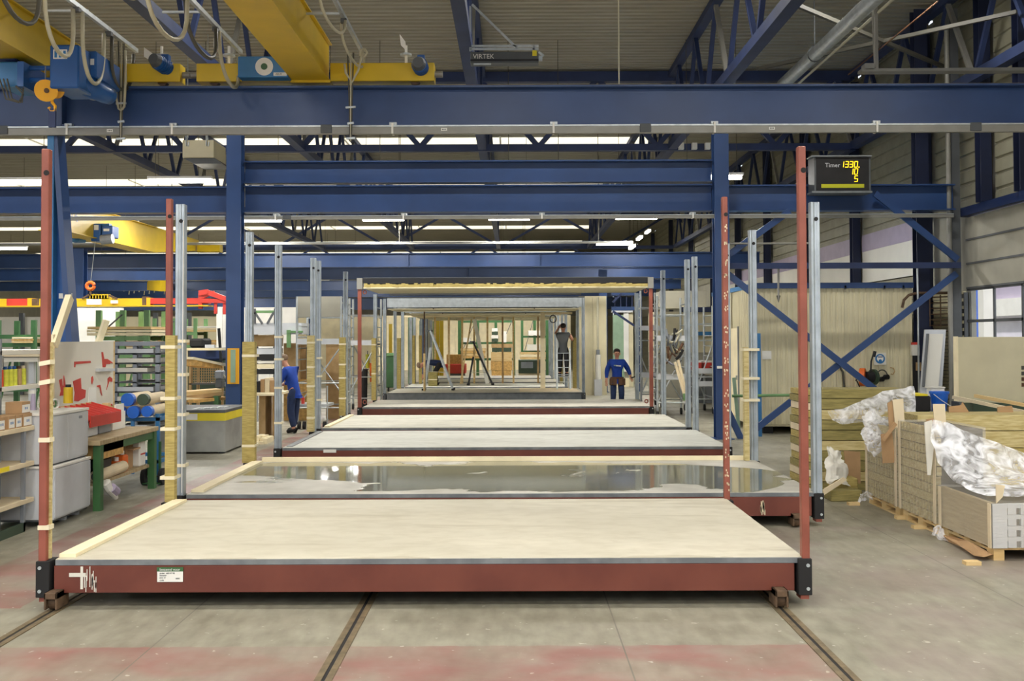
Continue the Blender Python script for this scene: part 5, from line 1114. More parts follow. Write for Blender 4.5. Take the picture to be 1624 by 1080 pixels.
t = thing('wire_hook', 'thin bent wire hook on the booth wall right of the ear muffs', 'wire', at(1414, 592, 22.46)); MB().tube([at(1411, 585, 22.46), at(1416, 586, 22.46), at(1418, 591, 22.46), at(1415, 596, 22.46), at(1412, 595, 22.46)], .012, 6).build('wire', 'ply', t)
t = thing('black_hose', 'black hose hanging down the booth wall below the bracing', 'hose', at(1338, 618, 22.46)); MB().tube([at(1322, 580, 22.46), at(1331, 583, 22.46), at(1336, 592, 22.46), at(1338, 618, 22.46)], .022, 7).build('hose', 'cabledark', t)
t = thing('handrail', 'thin green rail crossing in front of the booth', 'rail', at(1200, 630, 22)); MB().cyl(at(1160, 629, 21.9), at(1256, 628, 21.9), .03, 8).build('rail', 'greenlight', t)
for p, q in (((1163, 600), (1171, 700)), ((1203, 530), (1204, 700))): MB().bar(at(*p, 21.95), (at(q[0], 0, 21.95).x, 21.95, 0), .07, .05).build('stand', 'galvgreen' if p[0] < 1200 else 'bluesteel', t)
# things at the wall column
t = thing('curved_pipe', 'rust brown bent pipe on the wall right of the booth', 'pipe', at(1470, 468, 22.3)); MB().tube([at(1431, 490, 22.3), at(1434, 478, 22.3), at(1442, 470, 22.3), at(1455, 467, 22.3), at(1511, 467, 22.3)], .03, 8).build('pipe', 'rust', t)
for k in range(7): MB().cyl(at(1465, 474 + k * 9, 22.6), at(1509, 474 + k * 9 - 1, 22.2), .012, 5).build('grid_wire', 'rust', t)
for px in (1475, 1492, 1508): MB().cyl(at(px, 470, 22.35), at(px, 575 if px > 1500 else 520, 22.35), .014, 5).build('grid_wire', 'rust', t)
t = thing('door_leaf', 'white framed door leaf leaning against the brick infill', 'door', at(1478, 625, 21.2))
def quadpx(pts, Y0, Y1, th, n, m, par):
    q = [at(x, y, Y0 + (Y1 - Y0) * k) for (x, y), k in pts]; mb = MB(); mb.add(q + [v + Vector((0, th, 0)) for v in q], [(0, 1, 2, 3), (7, 6, 5, 4), (0, 4, 5, 1), (1, 5, 6, 2), (2, 6, 7, 3), (3, 7, 4, 0)]); return mb.build(n, m, par)
def fr(pts): return [(p, k) for p, k in zip(pts, (1, 1, 0, 0))]
quadpx(fr([(1467, 525), (1500, 525), (1491, 640), (1457, 640)]), 21.2, 21.6, .05, 'frame', 'cabgrey', t)
quadpx(fr([(1471, 532), (1496, 532), (1487, 615), (1463, 615)]), 21.17, 21.57, .02, 'pane', 'whitepanel', t); MB().bar(at(1471, 532, 21.5), at(1463, 615, 21.1), .05, .04).build('inner_edge', 'darkgrey', t)
quadpx(fr([(1457, 640), (1491, 640), (1487, 690), (1453, 690)]), 21.05, 21.2, .05, 'lower_part', 'cabgrey', t)
boxcolumn(8.86, 22.55, 9.2, .28, 'dark post between the cream booth and the brick infill, carrying the red and white box', 'postnavy', dp=.25)
t = thing('fire_station', 'red and white safety box on the dark column beside the booth', 'box', at(1452, 568, 22)); pbox(1447, 545, 1457, 549, 22.33, 22.425).build('cap', 'redpaint', t); pbox(1446, 549, 1458, 566, 22.33, 22.425).build('case', 'whitepanel', t); pbox(1453, 577, 1460, 590, 22.34, 22.425).build('switch', 'ply', t); pbox(1447, 566, 1457, 640, 22.4, 22.425).build('backing', 'black', t)
MB().cyl(at(1456, 420, 22.2), at(1456, 640, 22.2), .02, 6).build('conduit', 'zinc', t)
wp = thing('white_board', 'large white board standing upright at the right picture edge', 'board', at(1570, 640, 17)); pbox(1518, 537, 1700, 641, 17, 17.08).build('board', 'cream', wp, .004); pbox(1516, 536, 1519, 641, 16.98, 17.1).build('edge', 'timberpale', wp)
bd = at(1518, 641, 17)
for k in range(4): a = at(1619, 583 + k * 9, 16.99); bx(a.x, a.x + .3, 16.985, 17, a.z - .06, a.z).build('printed_block', 'leather' if k > 1 else 'cabledark', wp)
bx(bd.x + .2, bd.x + 1.9, 16.9, 17.6, 0, bd.z - .0).build('stand', 'greendark', wp)
t = thing('timber_rail', 'long pale timber rails lying in front of the white board', 'timber', at(1560, 650, 16)); 
for a, b in (((1510, 632), (1660, 664)), ((1545, 630), (1660, 652))): MB().bar(at(*a, 16.4), at(*b, 15.2), .06, .05).build('rail', 'cardpale' if a[0] < 1520 else 'timber', t)
for px in (1520, 1600): a = at(px, 640, 16); bx(a.x, a.x + .06, 16.0, 16.3, 0, a.z + (0 if px < 1550 else -.12)).build('trestle', 'darkgrey', t)
tb = thing('low_table', 'dark low table carrying the blue and black crates', 'table', at(1480, 660, 16)); a, b = at(1447, 655, 15.9), at(1508, 655, 15.9); bx(a.x, b.x, 15.9, 16.7, .88, .93).build('table_top', 'darkgrey', tb)
for x in (a.x, b.x - .05):
    for y in (15.9, 16.65): bx(x, x + .05, y, y + .05, 0, .88).build('leg', 'darkgrey', tb)
t = thing('blue_bucket', 'bright blue bucket behind the wool stack', 'bucket', at(1490, 655, 16)); c = at(1490, 0, 16.2); MB().tube([(c.x, 16.25, .93), (c.x, 16.25, 1.21)], .1, 20, .14).build('body', 'blueplastic', t); MB().tube([(c.x, 16.25, 1.2), (c.x, 16.25, 1.235)], .15, 20).build('rim', 'blueplastic', t); MB().tube([(c.x - .14, 16.12, 1.2), (c.x - .02, 16.1, 1.1), (c.x + .14, 16.12, 1.0)], .006, 5).build('handle', 'white', t)
t = thing('black_crate', 'black crate with a yellow edge left of the blue bucket', 'crate', at(1463, 655, 16)); pbox(1452, 630, 1475, 655, 16.0, 16.5).build('body', 'blackmatt', t, .02); pbox(1452, 627, 1470, 630, 16.0, 16.4).build('edge', 'yellowtape', t)
t = thing('white_tub', 'white tub behind the blue bucket', 'tub', at(1486, 632, 16.6)); pbox(1475, 618, 1497, 634, 16.5, 16.68).build('tub', 'white', t, .01); pbox(1474, 616, 1498, 618, 16.48, 16.7).build('lid', 'whitepanel', t)
a = at(1475, 634, 16.5); bx(a.x, a.x + .2, 16.5, 16.68, .93, a.z).build('lower_tub', 'cabgrey', t)
# pallets and packs
def pallet(lab, x0, x1, y0, y1, h=.12):
    t = thing('pallet', lab, 'pallet', ((x0 + x1) / 2, (y0 + y1) / 2, 0), 'wooden pallets')
    for k in range(5): y = y0 + (y1 - y0 - .12) * k / 4; bx(x0, x1, y, y + .12, h - .022, h).build('deck_board', 'timber', t)
    for x in (x0, (x0 + x1) / 2 - .05, x1 - .1):
        bx(x, x + .1, y0, y1, h - .044, h - .022).build('stringer', 'timber', t); bx(x, x + .1, y0, y1, 0, .02).build('bottom_board', 'timber', t)
        for y in (y0, (y0 + y1) / 2 - .07, y1 - .14): bx(x, x + .1, y, y + .14, .02, h - .044).build('block', 'timber', t)
    return t
XF = 4.45
pallet('wooden pallet under the farthest wrapped pack', XF + .02, XF + 1.0, 12.1, 13.15); pallet('wooden pallet under the middle wrapped pack', XF + .02, XF + 1.0, 10.98, 12.0)
pallet('wooden pallet under the nearest low wrapped pack', XF + .02, XF + 1.1, 9.75, 10.9); pallet('wooden pallet poking out at the lower right picture edge', XF + .25, XF + 1.6, 9.1, 9.6, .11)
def pack(lab, x0, x1, y0, y1, z0, z1, ny, nz_, nx, m='woolpale', mf='woolpale', front=True, gh=.02, gv=.005):
    t = thing('wool_pack', lab, 'insulation pack', ((x0 + x1) / 2, (y0 + y1) / 2, z0), 'wrapped packs of mineral wool')
    bx(x0 + .03, x1, y0 + .03, y1, z0, z1 - .01).build('core', 'packgapshade', t)  # core coloured dark so the gaps between wool pieces look shaded
    dy, dz, dx = (y1 - y0) / ny, (z1 - z0) / nz_, (x1 - x0) / nx
    for i in range(ny):
        for k in range(nz_):
            g = gh if k % 3 != 2 else .002
            bx(x0, x0 + .05, y0 + i * dy + g, y0 + (i + 1) * dy - g, z0 + k * dz + gv, z0 + (k + 1) * dz - gv).build('wool_piece', m, t)
    if front:
        nf = 4
        for i in range(1, nx):
            for k in range(nf): q = (z1 - z0) / nf; bx(x0 + i * dx + .022, x0 + (i + 1) * dx - .022, y0, y0 + .05, z0 + k * q + .004, z0 + (k + 1) * q - .004).build('wool_piece', mf, t)
        for k in range(nf): q = (z1 - z0) / nf; bx(x0 + dx, x1, y0 + .004, y0 + .05, z0 + k * q + q * .62, z0 + (k + 1) * q).build('film_band', mf, t)
        bx(x0, x0 + dx * 1.1, y0 - .004, y0 + .03, z0, z1).build('corner_board', 'cabgrey', t)
    e = .012
    bx(x0 - e, x1 + e, y0 - e, y1 + e, z0 + .005, z1 + e).build('stretch_film', 'wrap', t)
    for y in (y0, y1 - .05): bx(x0 - .02, x0 - .012, y, y + .06, z0, z1).build('corner_strip', 'cardpale', t)
    return t
dm('packgapshade', '#4d4636', .9); dm('cardpack', '#b9a67a', .6, scale=3, stretch=(1, 1, 14), col2='#a8956a', bump=.3)
pack('farthest wrapped pack of mineral wool on the right, with torn film on top', XF, XF + .3, 12.1, 13.15, .12, 1.02, 12, 9, 4, front=False)
pack('middle wrapped pack of mineral wool on the right, tallest of the three', XF, XF + .5, 10.98, 12.02, .12, 1.12, 12, 10, 4, front=False)
pack('nearest low wrapped pack on the right, film gathered in a ridge on top', XF, XF + 1.1, 9.72, 10.9, .12, .53, 2, 1, 9, m='cardpack', mf='cabgrey', gh=.001, gv=.001)
def boards(lab, x0, x1, y0, y1, zs, m=('woolpale', 'wool', 'woolpale')):
    t = thing('wool_boards', lab, 'insulation boards', ((x0 + x1) / 2, (y0 + y1) / 2, 0), 'stacks of mineral wool boards')
    for k in range(len(zs) - 1): j = random.uniform(-.02, .02); bx(x0 + j, x1 + j, y0 + abs(j), y1, zs[k] + .004, zs[k + 1] - .006).build('wool_board', m[k % len(m)], t)
    return t
boards('long mineral wool boards stacked behind the packs at the right edge', 4.77, 7.3, 12.25, 12.85, [0, .15, .3, .45, .6, .78, .98, 1.17])
bw = boards('tall stack of greenish mineral wool boards behind the galvanised corner post', 4.12, 5.42, 14.2, 14.8, [0, .12, .26, .4, .54, .68, .82, .96, 1.1, 1.25, 1.38], ('woolgreen', 'woolpale', 'woolgreen'))
t = boards('narrow wool board stack seen between the red and galvanised right posts', 3.93, 4.08, 14.1, 14.8, [0, .1, .2, .3, .4, .5, .6, .7, .8, .9, 1.0, 1.1, 1.2, 1.3, 1.38], ('woolgreen', 'wool', 'cardpale'))
t = thing('wool_board_offcut', 'thick green wool board lying on the floor left of the packs', 'insulation boards', at(1338, 790, 13.3)); bx(4.02, 4.42, 13.25, 13.55, .0, .14).build('board', 'woolgreen', t, .01); bx(4.15, 4.45, 13.5, 13.8, .0, .26).build('board', 'wool', t, .01)
def sheetmesh(name, grid, m, lab, cat, amp=.04, fr_=3.0, th=.002, sub=10, par=None, seed=0, grp=None):
    """crumpled sheet: bilinear patchwork through a coarse grid of points, refined and wrinkled"""
    nr, nc = len(grid), len(grid[0]); H_, W_ = (nr - 1) * sub, (nc - 1) * sub; vs = []
    for i in range(H_ + 1):
        for j in range(W_ + 1):
            a, b = min(i // sub, nr - 2), min(j // sub, nc - 2); u, v = i / sub - a, j / sub - b; u = u * u * (3 - 2 * u); 
            p = (Vector(grid[a][b]) * (1 - v) + Vector(grid[a][b + 1]) * v) * (1 - u) + (Vector(grid[a + 1][b]) * (1 - v) + Vector(grid[a + 1][b + 1]) * v) * u
            q = p * fr_ + Vector((seed * 5, 0, 0)); r_ = 1 - abs(noise.noise(q)) * 2.4
            d = Vector((noise.noise(q + Vector((9, 0, 0))), -abs(r_), noise.noise(q + Vector((0, 9, 3))) + r_ * .5)); d2 = Vector((noise.noise(q * 3.1), noise.noise(q * 3.3 + Vector((4, 4, 4))), noise.noise(q * 2.9 + Vector((1, 7, 2)))))
            vs.append(p + d * amp + d2 * amp * .45)
    fs = [(i * (W_ + 1) + j, i * (W_ + 1) + j + 1, (i + 1) * (W_ + 1) + j + 1, (i + 1) * (W_ + 1) + j) for i in range(H_) for j in range(W_)]
    o = MB().add(vs, fs).build(name, m, par, smooth=True)
    if par is None: tag(o, lab, cat, grp)
    return o
A = at
sheetmesh('plastic_film', [[A(1478, 668, 10.93), A(1500, 674, 10.93), A(1545, 692, 10.93), A(1590, 712, 10.93), A(1680, 738, 10.9)],
                           [A(1474, 700, 10.88), A(1500, 712, 10.85), A(1545, 728, 10.8), A(1590, 742, 10.7), A(1680, 756, 10.65)],
                           [A(1482, 735, 10.8), A(1512, 748, 10.6), A(1548, 762, 10.4), A(1590, 768, 10.3), A(1680, 768, 10.3)],
                           [A(1505, 764, 10.55), A(1528, 780, 10.2), A(1560, 789, 9.95), A(1600, 791, 9.8), A(1680, 792, 9.8)]], 'film', 'large crumpled clear plastic film draped over the packs at right', 'plastic film', .03, 2.3, sub=16)
sheetmesh('plastic_film', [[A(1310, 655, 14.0), A(1360, 640, 14.0), A(1400, 622, 14.1), A(1448, 616, 14.2)], [A(1318, 668, 13.95), A(1365, 655, 13.95), A(1405, 640, 14.05), A(1450, 640, 14.1)], [A(1335, 676, 13.95), A(1370, 672, 13.95), A(1410, 655, 14.0), A(1452, 662, 14.1)]], 'film', 'clear plastic film stretched across the tall wool board stack', 'plastic film', .02, 4, sub=10, seed=2)
sheetmesh('plastic_film', [[A(1365, 662, 12.9), A(1385, 655, 13.0), A(1408, 668, 13.0)], [A(1362, 690, 12.7), A(1385, 700, 12.5), A(1408, 690, 12.5)], [A(1370, 708, 12.5), A(1385, 725, 12.4), A(1402, 715, 12.35)]], 'film', 'torn bunch of white film on the farthest pack', 'plastic film', .05, 6, sub=12, seed=4)
sheetmesh('plastic_film', [[A(1310, 705, 13.7), A(1318, 712, 13.7), A(1334, 722, 13.7)], [A(1305, 735, 13.6), A(1325, 740, 13.5), A(1335, 735, 13.6)], [A(1308, 770, 13.5), A(1325, 768, 13.4), A(1343, 772, 13.5)]], 'whitepanel', 'heap of white packing film on the floor behind the green wool board', 'plastic film', .06, 7, sub=10, seed=6)
sheetmesh('plastic_film', [[A(1360, 785, 13.1), A(1372, 780, 13.0), A(1380, 788, 13.0)], [A(1357, 795, 13.0), A(1370, 795, 12.9), A(1382, 798, 12.9)]], 'film', 'small bunch of clear film at the foot of the farthest pack', 'plastic film', .04, 9, sub=10, seed=8)
sheetmesh('plastic_film', [[A(1474, 838, 10.85), A(1484, 832, 10.85), A(1492, 842, 10.75)], [A(1472, 850, 10.8), A(1484, 856, 10.7), A(1496, 862, 10.6)]], 'film', 'small bunch of film between the middle and nearest packs', 'plastic film', .03, 9, sub=8, seed=9)
def card(lab, pts, Y0, Y1=None, m='cardboard', th=.012, Ys=None):
    Ys = Ys or [Y0] * len(pts); q = [at(x, y, Y) for (x, y), Y in zip(pts, Ys)]; n = len(q)
    mb = MB().add(q + [v + Vector((0, th, 0)) for v in q], [tuple(range(n)), tuple(range(2 * n - 1, n - 1, -1))] + [(i, (i + 1) % n, n + (i + 1) % n, n + i) for i in range(n)]); return tag(mb.build('cardboard_piece', m), lab, 'cardboard', 'cardboard pieces on the packs')
card('pale cardboard strip standing up at the corner of the wool boards, right one', [(1478, 643), (1497, 643), (1499, 690), (1481, 690)], 11.5, m='cardpale')
card('bent white cardboard strip hanging down between the packs', [(1464, 672), (1476, 668), (1480, 700), (1473, 755), (1468, 755)], 10.96, m='whitepanel')
card('short brown cardboard flap above the middle pack', [(1467, 667), (1478, 665), (1482, 675), (1468, 674)], 11.1)
card('pale cardboard strip standing on the farthest pack, facing front', [(1414, 636), (1431, 634), (1433, 681), (1418, 681)], 12.2, m='cardpale')
card('brown cardboard strip standing on the farthest pack, side face', [(1406, 641), (1414, 637), (1417, 681), (1408, 681)], 12.22)
card('brown cardboard sheet hanging over the edge of the farthest pack', [(1395, 690), (1413, 688), (1417, 735), (1397, 736)], 12.15)
card('folded brown cardboard strip leaning across the packs', [(1417, 671), (1421, 675), (1401, 702), (1396, 699)], 12.1, th=.02)
card('brown cardboard sheet leaning on the wool boards near the corner post', [(1336, 716), (1362, 718), (1362, 768), (1340, 766)], 13.75)
card('pale cardboard strip lying across the film heap on the floor', [(1302, 778), (1335, 758), (1341, 762), (1304, 786)], 13.2, m='cardpale', th=.03)
card('brown torn cardboard under the nearest low pack', [(1488, 848), (1530, 858), (1570, 880), (1555, 884), (1540, 882), (1520, 868), (1494, 858)], 10.3, Ys=[10.75, 10.2, 9.75, 9.72, 9.8, 10.2, 10.7])
card('brown cardboard box flap behind the blue bucket', [(1503, 647), (1522, 645), (1525, 640), (1535, 656), (1503, 656)], 12.7)
card('small brown box scrap behind the wool boards at the right edge', [(1580, 648), (1603, 646), (1605, 657), (1580, 657)], 12.7)
card('torn pale paper scrap on the low pack', [(1576, 770), (1590, 772), (1586, 790), (1576, 800)], 9.7, m='cardpale')
for i, (px, y, Y) in enumerate(((1428, 794, 12.0), (1455, 815, 11.4), (1538, 888, 9.6), (1352, 780, 13.0))):
    a = at(px, y, Y); tag(bx(a.x - .09, a.x + .05, Y - .06, Y + .03, 0, .035).build('wood_block', 'timber'), 'small wood block on the floor, ' + ['farthest pack corner', 'in front of the middle pack', 'lower right near the nearest pack', 'beside the green wool board'][i], 'wood block', 'wood blocks on the floor')
# ---------------------------------------------------------------- centre background
wallpanel('cream ribbed partition right of the grey roofed modules', 918, 470, 962, 650, 38, 'cream')
t = thing('far_doorway', 'bright white doorway behind the standing worker', 'doorway', at(988, 600, 44)); pbox(972, 500, 990, 600, 44, 44.1).build('left_leaf', 'galvgreen', t); pbox(989, 495, 997, 590, 43.95, 44.05).build('right_leaf', 'white', t)
pbox(970, 492, 1004, 496, 43.9, 44.1).build('lintel', 'cabgrey', t); pbox(997, 495, 1004, 614, 44, 44.1).build('wall_part', 'cream', t); pbox(972, 600, 997, 614, 44, 44.1).build('sill', 'timberpale', t)
t = thing('blue_gantry', 'dark blue steel frame over the far doorway', 'steel frame', at(990, 480, 40)); pbox(970, 487, 1016, 493, 40, 40.2).build('beam', 'blue', t); pbox(970, 465, 1016, 469, 40, 40.2).build('beam', 'blue', t)
for px in (975, 984, 993, 1002, 1011): pbox(px, 469, px + 1.5, 487, 40.1, 40.15).build('baluster', 'navy', t)
for p, q in (((972, 494), (1010, 520)), ((972, 480), (986, 466))): MB().bar(at(*p, 39.9), at(*q, 39.9), .1, .08).build('brace', 'navy', t)
for px in (1014,): a = at(px, 0, 40); bx(a.x - .1, a.x + .1, 40, 40.2, 0, 3.7).build('post', 'blue', t)
t = thing('lagged_pipe', 'white vertical pipe on the cream partition', 'pipe', at(948, 600, 37.5)); MB().cyl(at(948, 602, 37.7), at(948, 563, 37.7), .1, 12).build('lower_pipe', 'white', t); MB().cyl(at(948, 563, 37.7), at(948, 555, 37.7), .07, 10).build('valve', 'steelgrey', t); MB().cyl(at(948, 555, 37.7), at(948, 472, 37.7), .04, 8).build('upper_pipe', 'cable', t)
a = at(948, 602, 37.7); bx(a.x - .14, a.x + .14, 37.6, 37.85, 0, a.z).build('plinth', 'cabgrey', t)
t = thing('cream_container', 'cream container with dark gear on top, far right behind the scaffolds', 'container', at(1090, 560, 36)); pbox(1040, 495, 1148, 560, 36, 38).build('body', 'cream', t); pbox(1050, 462, 1120, 490, 37, 39).build('upper_unit', 'greywall', t)
pbox(1080, 488, 1142, 496, 35.8, 36).build('blue_beam', 'navy', t); pbox(1099, 527, 1133, 533, 35.7, 35.8).build('blue_sign', 'bluesteel', t); a, b = at(1040, 0, 36), at(1148, 0, 36); bx(a.x, b.x, 36.1, 38, 0, at(0, 560, 36).z).build('lower_body', 'greywall', t)
wallpanel('timber coloured back wall behind the farthest modules', 600, 500, 905, 640, 68, 'timberpale')
rack('green pallet rack behind the farthest modules, left part', at(728, 0, 53.7).x, at(815, 0, 53.7).x, 53.7, 1.0, 4, 3.3, (1.04, 1.88, 3.0), m='green')
rack('green pallet rack behind the farthest modules, right part', at(828, 0, 53.7).x, at(868, 0, 53.7).x, 53.7, 1.0, 3, 3.4, (.98, 1.43, 2.2, 3.1), m='green')
for x0, y0, x1, y1, m, n_, lab in ((730, 552, 770, 568, ('osb', 'timber'), 4, 'brown board pack on the far green rack, left'), (733, 535, 745, 542.4, 'white', 1, 'white box on the far green rack, left'), (778, 558, 812, 602, ('osb', 'osb', 'timber'), 3, 'big orange brown board stack on the far rack, middle'),
    (779, 545, 812, 557.8, ('greendark', 'ply'), 2, 'dark green crate pack on the far rack'), (779, 520, 790, 542, ('greendark', 'white'), 4, 'stack of green and white trays on the far rack'), (796, 525, 803, 543, 'white', 1, 'white box on the far green rack, middle'),
    (824, 558, 866, 570, ('timber', 'timberpale'), 3, 'pale timber pack on the far rack, right'), (838, 524, 858, 532, 'white', 1, 'white sheet box on the far rack, right upper'), (836, 546, 858, 556, 'whitepanel', 1, 'pale box on the far rack, right lower'), (880, 510, 900, 600, 'white', 2, 'white tall sheets at the right of the far racks')):
    packpx('board_pack', lab, x0, y0, x1, y1, 53.6, 1.2, m, n_)
t = thing('steel_crate', 'dark green steel crate below the far timber pack', 'crate', at(838, 592, 50)); pbox(822, 571, 856, 592, 50, 51.5).build('body', 'greendark', t, .02); pbox(826, 574, 845, 584, 49.95, 50).build('label_panel', 'steelgrey', t); pbox(856, 573, 862, 592, 50.2, 51).build('side_box', 'darkgrey', t); a, b = at(822, 0, 50), at(862, 0, 50); bx(a.x, b.x, 50.1, 51.4, 0, at(0, 592, 50).z).build('support', 'cardpale', t)
t = thing('red_container', 'red container with clutter seen through the stud wall', 'container', at(730, 592, 50)); pbox(706, 577, 738, 592, 50, 51.2).build('body', 'redpaint', t, .02); pbox(708, 562, 732, 577, 50.2, 51).build('contents', 'osb', t); a, b = at(708, 0, 50), at(736, 0, 50); bx(a.x, b.x, 50.1, 51.1, 0, at(0, 592, 50).z).build('feet', 'darkgrey', t)
for i, (px, y0, y1, wd, m, lab) in enumerate(((619, 513, 560, 2.5, 'yellow', 'yellow post left of the bluish film sheets'), (700, 508, 575, 3, 'yellow', 'yellow post right of the aluminium step ladder'), (694, 508, 550, 2.5, 'yellow', 'thin yellow post behind the aluminium step ladder'))):
    a, b = at(px - wd, y0, 49), at(px + wd, y1, 49); o = tag(bx(a.x, b.x, 49, 49.15, 0, a.z).build('yellow_post', m), lab, 'post', 'yellow posts')
for i, (x0, x1, y0, Y, m) in enumerate(((636, 641, 496, 44.3, 'galvgreen'), (647, 656, 503, 47.8, 'galvgreen'), (665, 671, 508, 48.4, 'galvgreen'), (677, 684, 505, 48.8, 'greywall'), (686, 690, 509, 49.4, 'galvgreen'))):
    a, b = at(x0, y0, Y), at(x1, 600, Y); t = tag(bx(a.x, b.x, Y, Y + .06, 0, a.z).build('film_sheet', m), 'pale upright wrapped sheet left of the step ladder, ' + ['first from the left', 'second from the left', 'third from the left', 'fourth from the left', 'last on the right'][i], 'sheet', 'upright wrapped sheets')
t = thing('waste_container', 'green waste container left of the ladder module', 'container', at(622, 612, 38)); a, b = at(611, 565, 41), at(634, 0, 41); bx(a.x, b.x, 41, 42.2, .15, 1.45).build('body', 'green', t, .03); bx(a.x - .03, b.x + .03, 40.95, 42.2, 1.38, 1.5).build('lid', 'greenlight', t, .02)
for x in (a.x + .08, b.x - .15): MB().cyl((x, 41.1, .08), (x + .06, 41.1, .08), .08, 12).build('wheel', 'rubber', t)
for i, (px, py, pw, ph, m, cat, lab, Y) in enumerate(((577, 606, 12, 40, 'blackmatt', 'bin', 'black plastic bin left of the red roofed module', 30), (590, 590, 8, 30, 'orange', 'jacket', 'orange jacket hanging beside the black bin', 30.2), (583, 572, 7, 22, 'spray', 'jacket', 'yellow jacket hanging beside the black bin', 30.3))):
    a, b = at(px - pw / 2, py - ph / 2, Y), at(px + pw / 2, py + ph / 2, Y); z0 = 0 if i == 0 else b.z
    t = thing('plastic_bin' if i == 0 else 'work_jacket', lab, cat, ((a.x + b.x) / 2, Y, z0)); MB().tube([((a.x + b.x) / 2, Y, z0), ((a.x + b.x) / 2, Y, a.z)], (b.x - a.x) / 2 * .85, 12, (b.x - a.x) / 2).build('body', m, t)
    if i: bx((a.x + b.x) / 2 - .01, (a.x + b.x) / 2 + .01, Y - .01, Y + .01, a.z, a.z + .1).build('hook', 'darkgrey', t)
    else: bx(a.x, b.x, Y - .1, Y + .2, a.z, a.z + .03).build('lid', 'blackmatt', t)
# step ladders
def ladder(lab, px0, px1, pxt, yt, zb, Y, m, d=.5, tilt=0):
    t = thing('step_ladder', lab, 'ladder', (at((px0 + px1) / 2, 0, Y).x, Y, zb), 'step ladders'); a, b, top = at(px0, 0, Y).x, at(px1, 0, Y).x, at(pxt, yt, Y)
    tl = Vector((top.x, Y, top.z))
    for y in (Y, Y + d):
        MB().bar((b, y, zb), tl + Vector((.0, y - Y, 0)), .06, .05).build('stile', m, t); MB().bar((a, y, zb), tl + Vector((0, y - Y, -.55)), .05, .04).build('rear_stile', m, t)
        for x in (a, b): bx(x - .05, x + .05, y - .04, y + .04, zb, zb + .06).build('rubber_foot', 'rubber', t)
    for k in range(1, 7):
        u = k / 7; p = Vector((b, Y, zb)).lerp(tl, u); MB().bar(p, p + Vector((0, d, 0)), .08, .025).build('tread', m, t)
    MB().bar(Vector((a, Y, zb)).lerp(tl - Vector((0, 0, .55)), .45), Vector((b, Y, zb)).lerp(tl, .3), .02, .02).build('strap', 'cable', t)
    bx(tl.x - .12, tl.x + .06, Y - .02, Y + d + .02, tl.z - .03, tl.z + .03).build('top_tray', 'darkgrey', t)
    return t
ladder('tall aluminium step ladder in the ladder module', 671, 718, 682, 524, .386, 34, 'zinc')
ladder('black step ladder standing right of the aluminium one', 742, 781, 750, 542, .386, 37.6, 'black')
t = thing('floor_prop', 'thin rusty steel prop beside the aluminium step ladder', 'prop', at(673, 618, 33.6)); a = at(673, 0, 33.6); MB().cyl((a.x, 33.6, .386), (a.x, 33.6, 1.6), .035, 10).build('lower_tube', 'timber', t); MB().cyl((a.x, 33.6, 1.6), (a.x, 33.6, 2.95), .025, 8).build('upper_tube', 'rust', t)
t = thing('wool_bale', 'small mineral wool bale standing on the slab behind the step ladder', 'insulation pack', at(687, 610, 37)); a, b = at(679, 590, 37.2), at(693, 0, 37.2); bx(a.x, b.x, 37.2, 37.6, .386, a.z).build('bale', 'woolgreen', t, .01); bx(a.x - .004, b.x + .004, 37.19, 37.61, .6, .63).build('strap', 'tape', t)
# leaning boards in module 7
for i, (p, q, m, lab) in enumerate((((748, 506), (736, 574), 'timber', 'brown narrow board leaning inside the stud wall'), ((752, 506), (766, 575), 'white', 'white board leaning behind the black step ladder'))):
    t = thing('leaning_board', lab, 'board', at(q[0], 608, 39), 'boards leaning in the seventh module'); a, b = at(*p, 39.1), at(*q, 38.9); d = (b - a); k = (.386 - a.z) / d.z; MB().bar(a, a + d * k, .14 if i else .06, .03, (0, 1, 0)).build('board', m, t)
t = thing('hanging_ring', 'coiled cable hanging from the ceiling beside the ladder worker', 'cable', at(877, 512, 37.3)); MB().tube([at(877 + 5 * math.cos(a * .6), 506 + 6 * math.sin(a * .6), 36.9) for a in range(12)], .02, 6).build('coil', 'black', t); MB().cyl(at(877, 500, 36.9), (at(877, 0, 36.9).x, 36.9, 2.95), .012, 5).build('tie', 'black', t)
# ---------------------------------------------------------------- people
def skin(name, pts, edges, root, m, parent, sub=2):
    """continuous surface grown over a skeleton: pts {key:(x,y,z,r)}"""
    ks = list(pts); idx = {k: i for i, k in enumerate(ks)}
    me = bpy.data.meshes.new(name); me.from_pydata([pts[k][:3] for k in ks], [(idx[a], idx[b]) for a, b in edges], [])
    o = bpy.data.objects.new(name, me); C.objects.link(o); sk = o.modifiers.new('skin', 'SKIN'); sk.use_smooth_shade = True
    for k in ks:
        v = me.skin_vertices[0].data[idx[k]]; r_ = pts[k][3]; v.radius = (r_, r_) if not isinstance(r_, tuple) else r_; v.use_root = (k == root)
    ss = o.modifiers.new('sub', 'SUBSURF'); ss.levels = sub; ss.render_levels = sub
    dg = bpy.context.evaluated_depsgraph_get(); me2 = bpy.data.meshes.new_from_object(o.evaluated_get(dg)); bpy.data.objects.remove(o)
    me2.name = name; me2.materials.clear(); me2.materials.append(M[m]); o = bpy.data.objects.new(name, me2); C.objects.link(o); me2.shade_smooth(); o.parent = parent; ORG[o] = ORG[parent]
    return o
